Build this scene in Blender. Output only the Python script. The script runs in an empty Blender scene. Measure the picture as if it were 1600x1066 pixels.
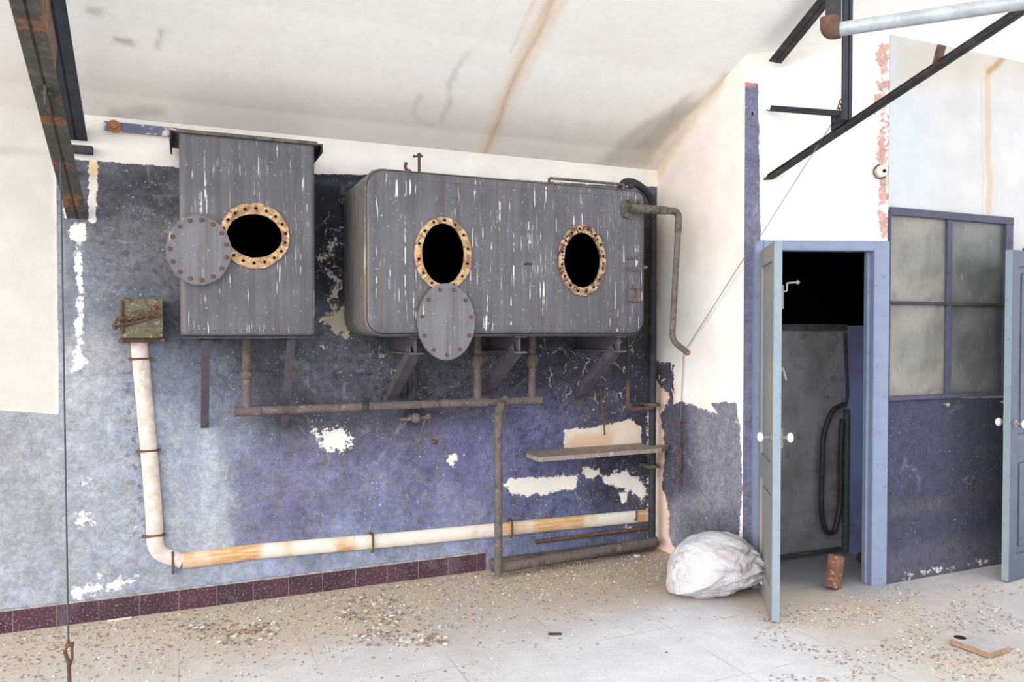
import bpy, bmesh, math, random
import numpy as np
from mathutils import Vector, Matrix, Euler
from mathutils import noise as mn
random.seed(7)
rng = np.random.default_rng(11)
PI = math.pi
# ------------------------------------------------------------------ camera
F = 1200.0; CX = 800.0; CY = 542.0; PITCH = 0.02; YAW = math.radians(23.2)
CAM = Vector((-3.166, -4.72, 1.58))
RC = Euler((PI/2 - PITCH, 0, -YAW)).to_matrix()
cd = bpy.data.cameras.new('camera'); cam = bpy.data.objects.new('camera', cd)
bpy.context.scene.collection.objects.link(cam)
cam.location = CAM; cam.rotation_euler = (PI/2 - PITCH, 0, -YAW)
cd.sensor_width = 36; cd.lens = F/1600*36; cd.shift_y = 9/1600; cd.clip_start = .05
SC = bpy.context.scene; SC.camera = cam
# ------------------------------------------------------------------ light
w = bpy.data.worlds.new('world'); SC.world = w; w.use_nodes = True
w.node_tree.nodes['Background'].inputs[0].default_value = (.965, .98, 1, 1)
w.node_tree.nodes['Background'].inputs[1].default_value = 1.75
def area(name, loc, target, sx, sy, power, col):
    l = bpy.data.lights.new(name, 'AREA'); l.shape = 'RECTANGLE'; l.size = sx; l.size_y = sy
    l.energy = power; l.color = col
    o = bpy.data.objects.new(name, l); SC.collection.objects.link(o); o.location = loc
    o.rotation_euler = (Vector(target) - Vector(loc)).to_track_quat('-Z', 'Y').to_euler()
    return o
sl = bpy.data.lights.new('soft_daylight', 'SUN'); sl.energy = 2.95; sl.angle = math.radians(48); sl.color = (1, .975, .945)
so = bpy.data.objects.new('soft_daylight', sl); SC.collection.objects.link(so); so.location = (-5, -6, 4)
so.rotation_euler = Vector((.88, .46, -.37)).to_track_quat('-Z', 'Y').to_euler()
VS = SC.view_settings
VS.view_transform = 'Standard'; VS.look = 'None'; VS.gamma = 1; VS.use_curve_mapping = False
VS.exposure = 0.15

# ------------------------------------------------------------------ maths helpers
def ray(px, py):
    return RC @ Vector(((px-CX)/F, -(py-CY)/F, -1))
def at_y(px, py, y=0.):
    d = ray(px, py); t = (y-CAM.y)/d.y; return CAM + d*t
def at_x(px, py, x=0.):
    d = ray(px, py); t = (x-CAM.x)/d.x; return CAM + d*t
def at_z(px, py, z=0.):
    d = ray(px, py); t = (z-CAM.z)/d.z; return CAM + d*t
def at_pl(px, py, p0, n):
    d = ray(px, py); t = (p0-CAM).dot(n)/d.dot(n); return CAM + d*t
CP_Y = [0, .12, .4, .75, 1.0, 1.25, 8.0]; CP_Z = [2.745, 2.84, 3.0, 3.18, 3.29, 3.40, 6.8]
def hceil(y): return float(np.interp(-y, CP_Y, CP_Z))
def at_ceil(px, py):
    d = ray(px, py); t = 1.
    while t < 12:
        p = CAM + d*t
        if p.z > hceil(p.y) or p.y > 0: return p
        t += .01
    return CAM + d*t
def lin(c):
    return tuple(((v/255)/12.92 if v/255 <= .04045 else ((v/255+.055)/1.055)**2.4) for v in c)
EXPO = 1.08
def K(r, g, b):
    return tuple(min(.9, v/EXPO) for v in lin((r, g, b)))
def _lat(seed): return np.random.default_rng(seed).random((64, 64))
LT = {s: _lat(s) for s in range(12)}
def vnoise(x, y, s=0):
    L = LT[s]; xi = np.floor(x).astype(int); yi = np.floor(y).astype(int)
    fx = x-xi; fy = y-yi; fx = fx*fx*(3-2*fx); fy = fy*fy*(3-2*fy)
    a = L[xi % 64, yi % 64]; b = L[(xi+1) % 64, yi % 64]; c = L[xi % 64, (yi+1) % 64]; d = L[(xi+1) % 64, (yi+1) % 64]
    return (a*(1-fx)+b*fx)*(1-fy)+(c*(1-fx)+d*fx)*fy
def fbm(x, y, s=0, o=4):
    v = 0; a = .5
    for k in range(o): v = v + a*(vnoise(x*2**k+k*7.3, y*2**k+k*3.1, (s+k) % 12)-.5); a *= .5
    return v          # about -.5 .. .5
def sdpoly(x, y, pts):
    d = np.full(x.shape, 1e9); s = np.ones(x.shape)
    n = len(pts)
    for i in range(n):
        ax, ay = pts[i]; bx, by = pts[i-1]
        ex, ey = bx-ax, by-ay; wx, wy = x-ax, y-ay
        t = np.clip((wx*ex+wy*ey)/(ex*ex+ey*ey+1e-12), 0, 1)
        d = np.minimum(d, (wx-ex*t)**2+(wy-ey*t)**2)
        c1 = y >= ay; c2 = y < by; c3 = ex*wy > ey*wx
        s = np.where((c1 & c2 & c3) | (~c1 & ~c2 & ~c3), -s, s)
    return -s*np.sqrt(d)     # positive inside
def sdline(x, y, pts, wd):
    d = np.full(x.shape, 1e9)
    for (ax, ay), (bx, by) in zip(pts[:-1], pts[1:]):
        ex, ey = bx-ax, by-ay; wx, wy = x-ax, y-ay
        t = np.clip((wx*ex+wy*ey)/(ex*ex+ey*ey+1e-12), 0, 1)
        d = np.minimum(d, (wx-ex*t)**2+(wy-ey*t)**2)
    return wd-np.sqrt(d)
def ss(v, w):
    t = np.clip(v/w*.5+.5, 0, 1); return t*t*(3-2*t)
def blendcols(x, y, pts, sig):
    num = np.zeros((x.size, 3)); den = np.full(x.size, 1e-9)
    for (a, b, c) in pts:
        wt = np.exp(-((x-a)**2+(y-b)**2)/(2*sig*sig)) + 1e-5/((x-a)**2+(y-b)**2+.01)
        num += wt[:, None]*np.array(c); den += wt
    return num/den[:, None]

# ------------------------------------------------------------------ object helpers
def link(o): SC.collection.objects.link(o); return o
def tag(o, label=None, cat=None, group=None, kind=None):
    if label: o['label'] = label
    if cat: o['category'] = cat
    if group: o['group'] = group
    if kind: o['kind'] = kind
    return o
def thing(name, label, cat, loc, group=None, kind=None):
    o = link(bpy.data.objects.new(name, None)); o.location = loc; o.empty_display_size = .1
    return tag(o, label, cat, group, kind)
def world_loc(o):
    v = Vector((0, 0, 0))
    while o is not None: v += o.location; o = o.parent
    return v
def adopt(o, parent, origin):
    # origin: point (world) where the part's own origin sits
    o.data.transform(Matrix.Translation(-origin))
    o.parent = parent; o.location = origin - world_loc(parent)
def obj(name, bm, mat, parent=None, smooth=True, label=None, origin=None, angle=40):
    me = bpy.data.meshes.new(name)
    bmesh.ops.recalc_face_normals(bm, faces=bm.faces)
    bm.to_mesh(me); bm.free()
    o = link(bpy.data.objects.new(name, me))
    for m in (mat if isinstance(mat, (list, tuple)) else [mat]): me.materials.append(m)
    if smooth:
        for p in me.polygons: p.use_smooth = True
        try: me.set_sharp_from_angle(angle=math.radians(angle))
        except Exception: pass
    if label: o['label'] = label
    if origin is None:
        n = len(me.vertices); co = np.empty(n*3); me.vertices.foreach_get('co', co); co = co.reshape(-1, 3)
        mi, ma = co.min(0), co.max(0); origin = Vector(((mi[0]+ma[0])/2, (mi[1]+ma[1])/2, mi[2]))
    if parent is not None: adopt(o, parent, Vector(origin))
    else:
        o.data.transform(Matrix.Translation(-Vector(origin))); o.location = origin
    return o
def copy_tree(o, parent=None):
    c = o.copy(); link(c); c.parent = parent
    for ch in list(o.children): copy_tree(ch, c)
    return c
def BM(): return bmesh.new()
def box(bm, lo, hi, bev=0., mi=0, rot=None, seg=2):
    lo = Vector(lo); hi = Vector(hi); c = (lo+hi)/2; s = hi-lo
    t = bmesh.new(); bmesh.ops.create_cube(t, size=1)
    for v in t.verts: v.co = Vector((v.co.x*s.x, v.co.y*s.y, v.co.z*s.z))
    if bev: bmesh.ops.bevel(t, geom=list(t.edges), offset=bev, segments=seg, affect='EDGES', profile=.5)
    for v in t.verts: v.co = (rot @ v.co if rot else v.co) + c
    merge(bm, t, mi)
def merge(bm, t, mi=0):
    vm = {v: bm.verts.new(v.co) for v in t.verts}
    for f in t.faces:
        nf = bm.faces.new([vm[v] for v in f.verts]); nf.material_index = mi or f.material_index
    t.free()
def frame_of(d, up=None):
    d = d.normalized()
    if up is not None and abs(d.dot(Vector(up).normalized())) > .97: up = Vector((0, 1, 0))
    up = up or (Vector((0, 0, 1)) if abs(d.z) < .95 else Vector((0, 1, 0)))
    a = d.cross(up).normalized(); b = a.cross(d).normalized(); return a, b
def rounded(pts, R, n=6):
    pts = [Vector(p) for p in pts]; out = [pts[0]]
    for i in range(1, len(pts)-1):
        r = R[i-1] if isinstance(R, (list, tuple)) else R
        a = (pts[i-1]-pts[i]); b = (pts[i+1]-pts[i])
        if r <= 0: out.append(pts[i]); continue
        r = min(r, a.length*.49, b.length*.49); p0 = pts[i]+a.normalized()*r; p1 = pts[i]+b.normalized()*r
        for k in range(n+1):
            t = k/n; out.append(p0*(1-t)**2+pts[i]*2*t*(1-t)+p1*t*t)
    out.append(pts[-1]); return out
def sweep(bm, pts, prof, mi=0, up=None, cap=True):
    """prof: list of (a,b) offsets or a radius, or a list of radii"""
    pts = [Vector(p) for p in pts]; rings = []
    t0 = (pts[1]-pts[0]).normalized(); a, b = frame_of(t0, up)
    for i, p in enumerate(pts):
        if i == 0: t = pts[1]-pts[0]
        elif i == len(pts)-1: t = pts[-1]-pts[-2]
        else: t = (pts[i+1]-p).normalized()+(p-pts[i-1]).normalized()
        t.normalize()
        q = t0.rotation_difference(t); a = q @ a; b = q @ b; t0 = t
        pr = prof
        if isinstance(prof, (int, float)): pr = [(prof*math.cos(2*PI*k/14), prof*math.sin(2*PI*k/14)) for k in range(14)]
        elif isinstance(prof[0], (int, float)): pr = [(prof[i]*math.cos(2*PI*k/14), prof[i]*math.sin(2*PI*k/14)) for k in range(14)]
        rings.append([bm.verts.new(p+a*u+b*v) for (u, v) in pr])
    n = len(rings[0])
    for r0, r1 in zip(rings[:-1], rings[1:]):
        for k in range(n):
            f = bm.faces.new((r0[k], r0[(k+1) % n], r1[(k+1) % n], r1[k])); f.material_index = mi
    if cap:
        bm.faces.new(rings[0]).material_index = mi; bm.faces.new(rings[-1][::-1]).material_index = mi
def cyl(bm, p0, p1, r, r2=None, mi=0, seg=14):
    p0 = Vector(p0); p1 = Vector(p1); r2 = r if r2 is None else r2
    a, b = frame_of(p1-p0)
    A = [bm.verts.new(p0+(a*math.cos(2*PI*k/seg)+b*math.sin(2*PI*k/seg))*r) for k in range(seg)]
    B = [bm.verts.new(p1+(a*math.cos(2*PI*k/seg)+b*math.sin(2*PI*k/seg))*r2) for k in range(seg)]
    for k in range(seg): bm.faces.new((A[k], A[(k+1) % seg], B[(k+1) % seg], B[k])).material_index = mi
    bm.faces.new(A[::-1]).material_index = mi; bm.faces.new(B).material_index = mi
def collar(bm, p, d, r, L, mi=0):
    """pipe coupling: beaded ring"""
    p = Vector(p); d = Vector(d).normalized(); r *= 1.14
    prof = [(-.5, .75), (-.5, 1), (-.3, 1.12), (-.15, 1.0), (.15, 1.0), (.3, 1.12), (.5, 1), (.5, .75)]
    sweep(bm, [p+d*(L*a) for a, _ in prof], [r*b for _, b in prof], mi)
def ball(bm, c, r, mi=0, seg=12, sc=(1, 1, 1)):
    t = bmesh.new(); bmesh.ops.create_uvsphere(t, u_segments=seg, v_segments=8, radius=r)
    for v in t.verts: v.co = Vector((v.co.x*sc[0], v.co.y*sc[1], v.co.z*sc[2]))+Vector(c)
    merge(bm, t, mi)
def lbar(bm, p0, p1, w=.06, t=.007, up=None, fa=1, fb=1, w2=None):
    w2 = w2 or w
    L = [(0, 0), (w*fa, 0), (w*fa, t*fb), (t*fa, t*fb), (t*fa, w2*fb), (0, w2*fb)]
    sweep(bm, [p0, p1], L, up=up)
def flat(bm, p0, p1, w, t, up=None):
    sweep(bm, [p0, p1], [(-w/2, -t/2), (w/2, -t/2), (w/2, t/2), (-w/2, t/2)], up=up)
def oval(cx, cz, a, b, n=48, rough=0., seed=0):
    o = []
    for k in range(n):
        th = 2*PI*k/n; q = 1+rough*(mn.noise(Vector((math.cos(th)*4+seed, math.sin(th)*4, seed)))+.5*mn.noise(Vector((math.cos(th)*11, math.sin(th)*11, seed))))
        o.append((cx+a*q*math.cos(th), cz+b*q*math.sin(th)))
    return o
def plate(bm, outer, holes, y0, y1, mi=0, inner_mi=None):
    """solid plate in the xz plane, y from y0 (front) to y1, with holes"""
    inner_mi = mi if inner_mi is None else inner_mi
    for (y, flip) in ((y0, 0), (y1, 1)):
        t = bmesh.new(); ed = []
        for lp in [outer]+holes:
            vs = [t.verts.new((a, y, b)) for a, b in lp]
            ed += [t.edges.new((vs[i], vs[(i+1) % len(vs)])) for i in range(len(vs))]
        bmesh.ops.triangle_fill(t, use_beauty=True, edges=ed)
        merge(bm, t, mi)
    for j, lp in enumerate([outer]+holes):
        A = [bm.verts.new((a, y0, b)) for a, b in lp]; B = [bm.verts.new((a, y1, b)) for a, b in lp]
        n = len(lp)
        for k in range(n): bm.faces.new((A[k], A[(k+1) % n], B[(k+1) % n], B[k])).material_index = mi if j == 0 else inner_mi
    bmesh.ops.remove_doubles(bm, verts=bm.verts, dist=1e-5)
def rrect(x0, x1, z0, z1, r, n=7):
    """r: radii (bottom-left, bottom-right, top-right, top-left)"""
    o = []
    for (cx, cz, a0, rr) in ((x0+r[0], z0+r[0], PI, r[0]), (x1-r[1], z0+r[1], 1.5*PI, r[1]), (x1-r[2], z1-r[2], 0, r[2]), (x0+r[3], z1-r[3], .5*PI, r[3])):
        for k in range(n+1):
            th = a0+k/n*PI/2; o.append((cx+rr*math.cos(th), cz+rr*math.sin(th)))
    return o
def tank_shell(x0, x1, z0, z1, r, yf, yb, rb, holes, wall=.012):
    bm = BM()
    rings = []
    N = 5
    sec = [(0, yb)] + [(rb*(1-math.cos(k/N*PI/2)), yf+rb*(1-math.sin(k/N*PI/2))) for k in range(N+1)]
    for ins, y in sec:
        rr = [max(.004, q-ins) for q in r]
        rings.append([bm.verts.new((a, y, b)) for a, b in rrect(x0+ins, x1-ins, z0+ins, z1-ins, rr)])
    n = len(rings[0])
    for r0, r1 in zip(rings[:-1], rings[1:]):
        for k in range(n): bm.faces.new((r0[k], r0[(k+1) % n], r1[(k+1) % n], r1[k]))
    bm.faces.new(rings[0])
    t = bmesh.new(); ed = []
    for lp in [[(v.co.x, v.co.z) for v in rings[-1]]]+holes:
        vs = [t.verts.new((a, yf, b)) for a, b in lp]
        ed += [t.edges.new((vs[i], vs[(i+1) % len(vs)])) for i in range(len(vs))]
    bmesh.ops.triangle_fill(t, use_beauty=True, edges=ed)
    merge(bm, t)
    # lining of the tank, unlit dark put in as near-black, with the same holes
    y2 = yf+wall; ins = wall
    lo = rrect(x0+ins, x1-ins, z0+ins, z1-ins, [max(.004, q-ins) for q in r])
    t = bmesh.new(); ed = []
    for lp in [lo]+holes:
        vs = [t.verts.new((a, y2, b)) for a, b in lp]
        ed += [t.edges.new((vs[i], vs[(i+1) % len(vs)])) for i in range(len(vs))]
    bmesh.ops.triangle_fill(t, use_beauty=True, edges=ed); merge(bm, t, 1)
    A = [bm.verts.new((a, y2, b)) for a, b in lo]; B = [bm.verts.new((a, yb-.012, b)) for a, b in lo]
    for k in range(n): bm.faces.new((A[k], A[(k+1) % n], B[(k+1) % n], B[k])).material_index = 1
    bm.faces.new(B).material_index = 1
    for lp in holes:
        A = [bm.verts.new((a, yf, b)) for a, b in lp]; B = [bm.verts.new((a, y2, b)) for a, b in lp]
        m = len(lp)
        for k in range(m): bm.faces.new((A[k], A[(k+1) % m], B[(k+1) % m], B[k])).material_index = 1
    bmesh.ops.remove_doubles(bm, verts=bm.verts, dist=1e-5)

    return bm

# ------------------------------------------------------------------ materials
class NT:
    def __init__(s, name):
        s.m = bpy.data.materials.new(name); s.m.use_nodes = True; s.t = s.m.node_tree
        s.b = s.t.nodes['Principled BSDF']; s.tc = s.n('ShaderNodeTexCoord')
    def n(s, k, **kw):
        x = s.t.nodes.new(k)
        for a, v in kw.items(): setattr(x, a, v)
        return x
    def set(s, sock, v):
        if hasattr(v, 'is_output'): s.t.links.new(v, sock)
        else:
            if isinstance(v, tuple) and len(v) == 3 and sock.type == 'RGBA': v = (*v, 1)
            sock.default_value = v
    def co(s, scale=(1, 1, 1)):
        m = s.n('ShaderNodeMapping'); s.t.links.new(s.tc.outputs['Object'], m.inputs[0]); m.inputs['Scale'].default_value = scale
        return m.outputs[0]
    def noise(s, scale, detail=4, vec=None, rough=.55, dist=0., st=(1, 1, 1)):
        x = s.n('ShaderNodeTexNoise'); x.inputs['Scale'].default_value = scale; x.inputs['Detail'].default_value = detail
        x.inputs['Roughness'].default_value = rough; x.inputs['Distortion'].default_value = dist
        s.t.links.new(vec or s.co(st), x.inputs['Vector']); return x.outputs[0]
    def voro(s, scale, feature='F1', st=(1, 1, 1), vec=None):
        x = s.n('ShaderNodeTexVoronoi'); x.feature = feature; x.inputs['Scale'].default_value = scale
        s.t.links.new(vec or s.co(st), x.inputs['Vector']); return x.outputs[0]
    def m2(s, op, a, b=0., c=0.):
        x = s.n('ShaderNodeMath', operation=op); s.set(x.inputs[0], a); s.set(x.inputs[1], b)
        if op in ('MULTIPLY_ADD', 'SMOOTH_MIN'): s.set(x.inputs[2], c)
        return x.outputs[0]
    def ramp(s, v, a, b, lo=0., hi=1.):
        x = s.n('ShaderNodeMapRange', interpolation_type='SMOOTHSTEP'); s.set(x.inputs[0], v)
        for i, q in enumerate((a, b, lo, hi)): s.set(x.inputs[i+1], q)
        return x.outputs[0]
    def mix(s, f, a, b, mode='MIX'):
        x = s.n('ShaderNodeMix', data_type='RGBA', blend_type=mode); s.set(x.inputs[0], f); s.set(x.inputs[6], a); s.set(x.inputs[7], b)
        return x.outputs[2]
    def attr(s, nm, col=False):
        x = s.n('ShaderNodeAttribute', attribute_name=nm); return x.outputs['Color' if col else 'Fac']
    def bump(s, h, strength=.3, dist=.01):
        x = s.n('ShaderNodeBump'); x.inputs['Strength'].default_value = strength; x.inputs['Distance'].default_value = dist
        s.set(x.inputs['Height'], h); s.t.links.new(x.outputs[0], s.b.inputs['Normal'])
    def out(s, col, rough=.7, metal=0., spec=.3):
        s.set(s.b.inputs['Base Color'], col); s.set(s.b.inputs['Roughness'], rough); s.set(s.b.inputs['Metallic'], metal)
        s.set(s.b.inputs['Specular IOR Level'], spec); return s.m
def var(t, col, amt=.12, sc=6, st=(1, 1, 1)):
    v = t.ramp(t.noise(sc, 5, st=st), .3, .7, 1-amt, 1+amt)
    return t.mix(1., col, comb(t, v), 'MULTIPLY')
def comb(t, v):
    x = t.n('ShaderNodeCombineColor')
    for i in range(3): t.set(x.inputs[i], v)
    return x.outputs[0]

def wall_mat(name, speck=.85, peel_amp=.05, bumpy=.35, speckcol=K(225, 222, 215), mott=1.):
    t = NT(name)
    base = t.attr('col', True); under = t.attr('col2', True)
    v = t.ramp(t.noise(9, 6, rough=.65), .3, .7, 1-.16*mott, 1+.15*mott); base = t.mix(1., base, comb(t, v), 'MULTIPLY')
    v = t.ramp(t.noise(60, 4, rough=.7), .32, .68, 1-.11*mott, 1+.11*mott); base = t.mix(1., base, comb(t, v), 'MULTIPLY')
    v = t.ramp(t.noise(27, 9, rough=.78, dist=.6), .36, .64, 1-.2*mott, 1+.14*mott); base = t.mix(1., base, comb(t, v), 'MULTIPLY')
    # hue drift between slate, violet and dusty blue
    hu = t.ramp(t.noise(13, 6, rough=.7), .42, .62); gm = t.m2('MULTIPLY', hu, .5*mott)
    gr = t.n('ShaderNodeRGBToBW'); t.set(gr.inputs[0], base); base = t.mix(gm, base, comb(t, t.m2('MULTIPLY', gr.outputs[0], .98)))
    ws = t.m2('MULTIPLY', t.ramp(t.noise(6, 9, rough=.75, dist=1.2), .55, .72), .35*mott); base = t.mix(ws, base, K(188, 192, 206))
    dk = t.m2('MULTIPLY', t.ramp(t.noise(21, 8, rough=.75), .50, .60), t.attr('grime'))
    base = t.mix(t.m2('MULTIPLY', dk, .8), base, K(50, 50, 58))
    # flaked specks
    sp = t.m2('MULTIPLY', t.ramp(t.noise(62, 4, rough=.6), .625, .65), t.ramp(t.noise(6, 5, rough=.7), .46, .60))
    sp = t.m2('MULTIPLY', sp, t.m2('MULTIPLY', t.attr('speck'), speck))
    base = t.mix(sp, base, speckcol)
    # curling cracks of paint
    ce = t.voro(7.5, 'DISTANCE_TO_EDGE', vec=None)
    wv = t.n('ShaderNodeVectorMath', operation='ADD')
    nz = t.n('ShaderNodeTexNoise'); nz.inputs['Scale'].default_value = 14; t.t.links.new(t.co(), nz.inputs['Vector'])
    sc_ = t.n('ShaderNodeVectorMath', operation='SCALE'); t.t.links.new(nz.outputs[1], sc_.inputs[0]); sc_.inputs['Scale'].default_value = .12
    t.t.links.new(t.co(), wv.inputs[0]); t.t.links.new(sc_.outputs[0], wv.inputs[1])
    ce = t.voro(7.5, 'DISTANCE_TO_EDGE', vec=wv.outputs[0])
    cm = t.m2('MULTIPLY', t.ramp(ce, .022, .008), t.ramp(t.noise(13, 3), .5, .54))
    cm = t.m2('MULTIPLY', cm, t.attr('crack')); base = t.mix(cm, base, K(205, 200, 180))
    # peeled patches
    n1 = t.m2('MULTIPLY', t.m2('SUBTRACT', t.noise(15, 9, rough=.78), .5), 7*peel_amp)
    n1 = t.m2('MULTIPLY', n1, t.attr('rag'))
    pm = t.ramp(t.m2('ADD', t.attr('peel'), n1), -.002, .004)
    und = t.mix(1., under, comb(t, t.ramp(t.noise(5, 5), .3, .7, .95, 1.05)), 'MULTIPLY')
    c = t.mix(pm, base, und)
    h = t.m2('ADD', t.m2('MULTIPLY', t.noise(35, 6, rough=.6), .6), t.m2('MULTIPLY', pm, -.25))
    h = t.m2('ADD', h, t.m2('MULTIPLY', sp, -.3))
    t.bump(h, bumpy, .012)
    return t.out(c, .85, 0, .2)
M = {}
def tank_mat(name, base, streak=1., st=1.):
    t = NT(name)
    c = t.mix(1., base, comb(t, t.ramp(t.noise(4, 5), .3, .7, .88, 1.12)), 'MULTIPLY')
    v = t.ramp(t.noise(1, 5, st=(26, 26, 1.1), rough=.6), .35, .7, 1.08, .80); c = t.mix(1., c, comb(t, v), 'MULTIPLY')
    # brown runs
    br = t.m2('MULTIPLY', t.ramp(t.noise(1, 3, st=(38, 38, .8)), .60, .70), .55*streak); c = t.mix(br, c, K(92, 78, 66))
    och = t.m2('MULTIPLY', t.ramp(t.noise(1, 3, st=(52, 52, 1.9)), .66, .72), t.ramp(t.noise(7, 3), .45, .6)); c = t.mix(t.m2('MULTIPLY', och, .8*streak), c, K(150, 140, 112))
    # white droppings, broken vertical drips
    w1 = t.m2('MULTIPLY', t.ramp(t.noise(1, 2, st=(75, 75, 3.2), rough=.5), .665, .70), t.ramp(t.noise(1, 3, st=(9, 9, 14)), .44, .56))
    c = t.mix(t.m2('MULTIPLY', w1, .9*streak), c, K(225, 222, 214))
    w2 = t.m2('MULTIPLY', t.ramp(t.noise(1, 3, st=(120, 120, 7), rough=.6), .63, .67), t.ramp(t.noise(1, 4, st=(6, 6, 4)), .48, .6))
    c = t.mix(t.m2('MULTIPLY', w2, .6*streak), c, K(206, 200, 186))
    gn = t.n('ShaderNodeNewGeometry'); sn = t.n('ShaderNodeSeparateXYZ'); t.t.links.new(gn.outputs['Normal'], sn.inputs[0])
    fl = t.m2('MULTIPLY', t.ramp(sn.outputs[0], -.25, -.8), t.ramp(t.noise(1, 5, st=(60, 60, 2.5), rough=.65), .4, .62)); c = t.mix(t.m2('MULTIPLY', fl, .65*streak), c, K(140, 126, 106))
    up = t.m2('MULTIPLY', t.ramp(sn.outputs[2], .4, .9), .6); c = t.mix(up, c, K(120, 112, 98))
    sp = t.ramp(t.noise(75, 2), .70, .73); c = t.mix(t.m2('MULTIPLY', sp, .6), c, K(205, 200, 188))
    dk = t.ramp(t.noise(40, 5, rough=.7), .6, .8); c = t.mix(t.m2('MULTIPLY', dk, .35), c, K(60, 58, 62))
    t.bump(t.m2('ADD', t.noise(30, 5), t.m2('MULTIPLY', w1, .5)), .22, .006)
    return t.out(c, .55, .1, .35)
M['tank'] = tank_mat('tank_paint', K(99, 97, 104))
M['cover'] = tank_mat('cover_paint', K(118, 116, 122), .7)
def rusty(name, base, rust, lo=.45, hi=.62, sc=18, rough=.7, metal=.0, third=None, bmp=.4, amp=.18):
    t = NT(name)
    c = t.mix(1., base, comb(t, t.ramp(t.noise(12, 5), .3, .7, 1-amp, 1+amp)), 'MULTIPLY')
    c = t.mix(t.ramp(t.noise(sc, 7, rough=.7), lo, hi), c, rust)
    if third: c = t.mix(t.ramp(t.noise(sc*2.1, 5, rough=.7), .55, .64), c, third)
    t.bump(t.noise(sc*3, 6, rough=.7), bmp, .006)
    return t.out(c, rough, metal)
M['unlit_black'] = NT('unlit_black').out((.0012, .0012, .0012), 1., 0, 0.)  # near-black colour stands in for the dark of unlit insides
M['flange'] = rusty('rusted_flange', K(196, 164, 122), K(128, 86, 64), .42, .62, 15, third=K(220, 200, 168), bmp=.8)
M['flange_white'] = rusty('flaking_flange', K(190, 165, 130), K(98, 62, 50), .42, .55, 30, third=K(225, 205, 180), bmp=.9)
M['hole'] = NT('bolt_hole').out(K(35, 24, 22), 1)
M['rust'] = rusty('rust', K(112, 84, 72), K(84, 62, 54), .4, .65, 30)
M['rust_orange'] = rusty('orange_rust', K(168, 114, 82), K(124, 82, 62), .45, .7, 30)
M['pipe'] = rusty('dusty_pipe', K(108, 98, 96), K(84, 74, 66), .45, .68, 14, third=K(128, 118, 108))
M['pipe_dark'] = rusty('dark_pipe', K(62, 60, 64), K(84, 76, 68), .5, .7, 14)
M['pipe_black'] = rusty('black_pipe', K(52, 54, 60), K(80, 76, 74), .52, .75, 12)
M['pipe_olive'] = rusty('olive_pipe', K(108, 100, 90), K(74, 66, 56), .45, .65, 20)
M['strap'] = rusty('painted_strap', K(86, 81, 90), K(76, 66, 62), .5, .7, 16)
M['truss'] = rusty('truss_steel', K(78, 77, 72), K(138, 92, 64), .53, .62, 9, third=K(96, 94, 78), bmp=.6)
M['truss_dark'] = rusty('truss_dark_steel', K(56, 58, 68), K(72, 64, 60), .52, .7, 12)
M['truss_black'] = rusty('truss_black_steel', K(50, 47, 48), K(78, 70, 62), .52, .68, 12, third=K(66, 62, 60))
M['galv'] = rusty('galvanised_pipe', K(176, 184, 192), K(150, 156, 160), .45, .7, 8, rough=.45, metal=.15, bmp=.1)
M['boxrust'] = rusty('rusted_green_box', K(112, 108, 88), K(92, 62, 44), .48, .6, 16, third=K(150, 150, 132), bmp=.7)
M['conduit'] = rusty('pale_duct', K(218, 206, 198), K(196, 168, 148), .5, .72, 9, third=K(228, 220, 214), bmp=.25)
t = NT('pale_duct_rust'); c = t.mix(t.ramp(t.noise(1, 5, st=(6, 6, 50), rough=.7), .3, .6), K(222, 204, 180), K(208, 160, 104))
c = t.mix(t.ramp(t.noise(1, 3, st=(1.9, 1, 1)), .46, .56), K(232, 224, 214), c); c = t.mix(t.ramp(t.noise(30, 6, rough=.7), .58, .7), c, K(206, 196, 186)); t.bump(t.noise(40, 5), .25, .006); M['conduit_rust'] = t.out(c, .8)
M['frame_blue'] = rusty('blue_frame_paint', K(130, 142, 168), K(104, 112, 134), .58, .72, 26, rough=.55, bmp=.12, amp=.05)
M['win_frame'] = rusty('slate_frame_paint', K(76, 78, 98), K(64, 66, 80), .5, .7, 20, rough=.6, bmp=.12, amp=.08)
t = NT('door_leaf_paint'); c = t.mix(t.ramp(t.noise(3, 5, st=(1, 1, .6)), .35, .65), K(138, 142, 146), K(160, 157, 149))
c = t.mix(t.ramp(t.noise(1, 4, st=(40, 40, 3)), .6, .72), c, K(126, 124, 124)); t.bump(t.noise(20, 4), .12, .005); M['leaf'] = t.out(c, .55)
M['leaf_edge'] = rusty('leaf_edge_paint', K(140, 155, 166), K(122, 130, 136), .55, .7, 24, rough=.5, bmp=.1, amp=.05)
M['leaf_slate'] = rusty('slate_door_paint', K(88, 96, 114), K(78, 84, 100), .5, .75, 5, rough=.5, bmp=.08, amp=.06)
M['porcelain'] = NT('porcelain').out((.85, .87, .9), .15, 0, .5)
M['brass'] = rusty('dull_latch', K(150, 148, 150), K(112, 100, 92), .5, .7, 20, rough=.5, metal=.2)
M['wood'] = rusty('grey_wood', K(158, 144, 136), K(128, 106, 90), .45, .7, 12, third=K(184, 176, 170))
M['woodedge'] = rusty('raw_wood', K(168, 136, 114), K(140, 110, 92), .45, .7, 20)
M['brick'] = rusty('brown_block', K(128, 92, 76), K(102, 68, 54), .45, .65, 16, third=K(160, 136, 122))
M['hose'] = rusty('hose_rubber', K(44, 46, 52), K(66, 64, 66), .5, .75, 14, rough=.5)
M['plank'] = rusty('white_plank', K(188, 184, 186), K(150, 138, 130), .5, .75, 14)
M['wire'] = NT('dark_wire').out(K(70, 76, 84), .5)
M['wire_grey'] = NT('grey_wire').out(K(128, 122, 122), .5)
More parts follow.
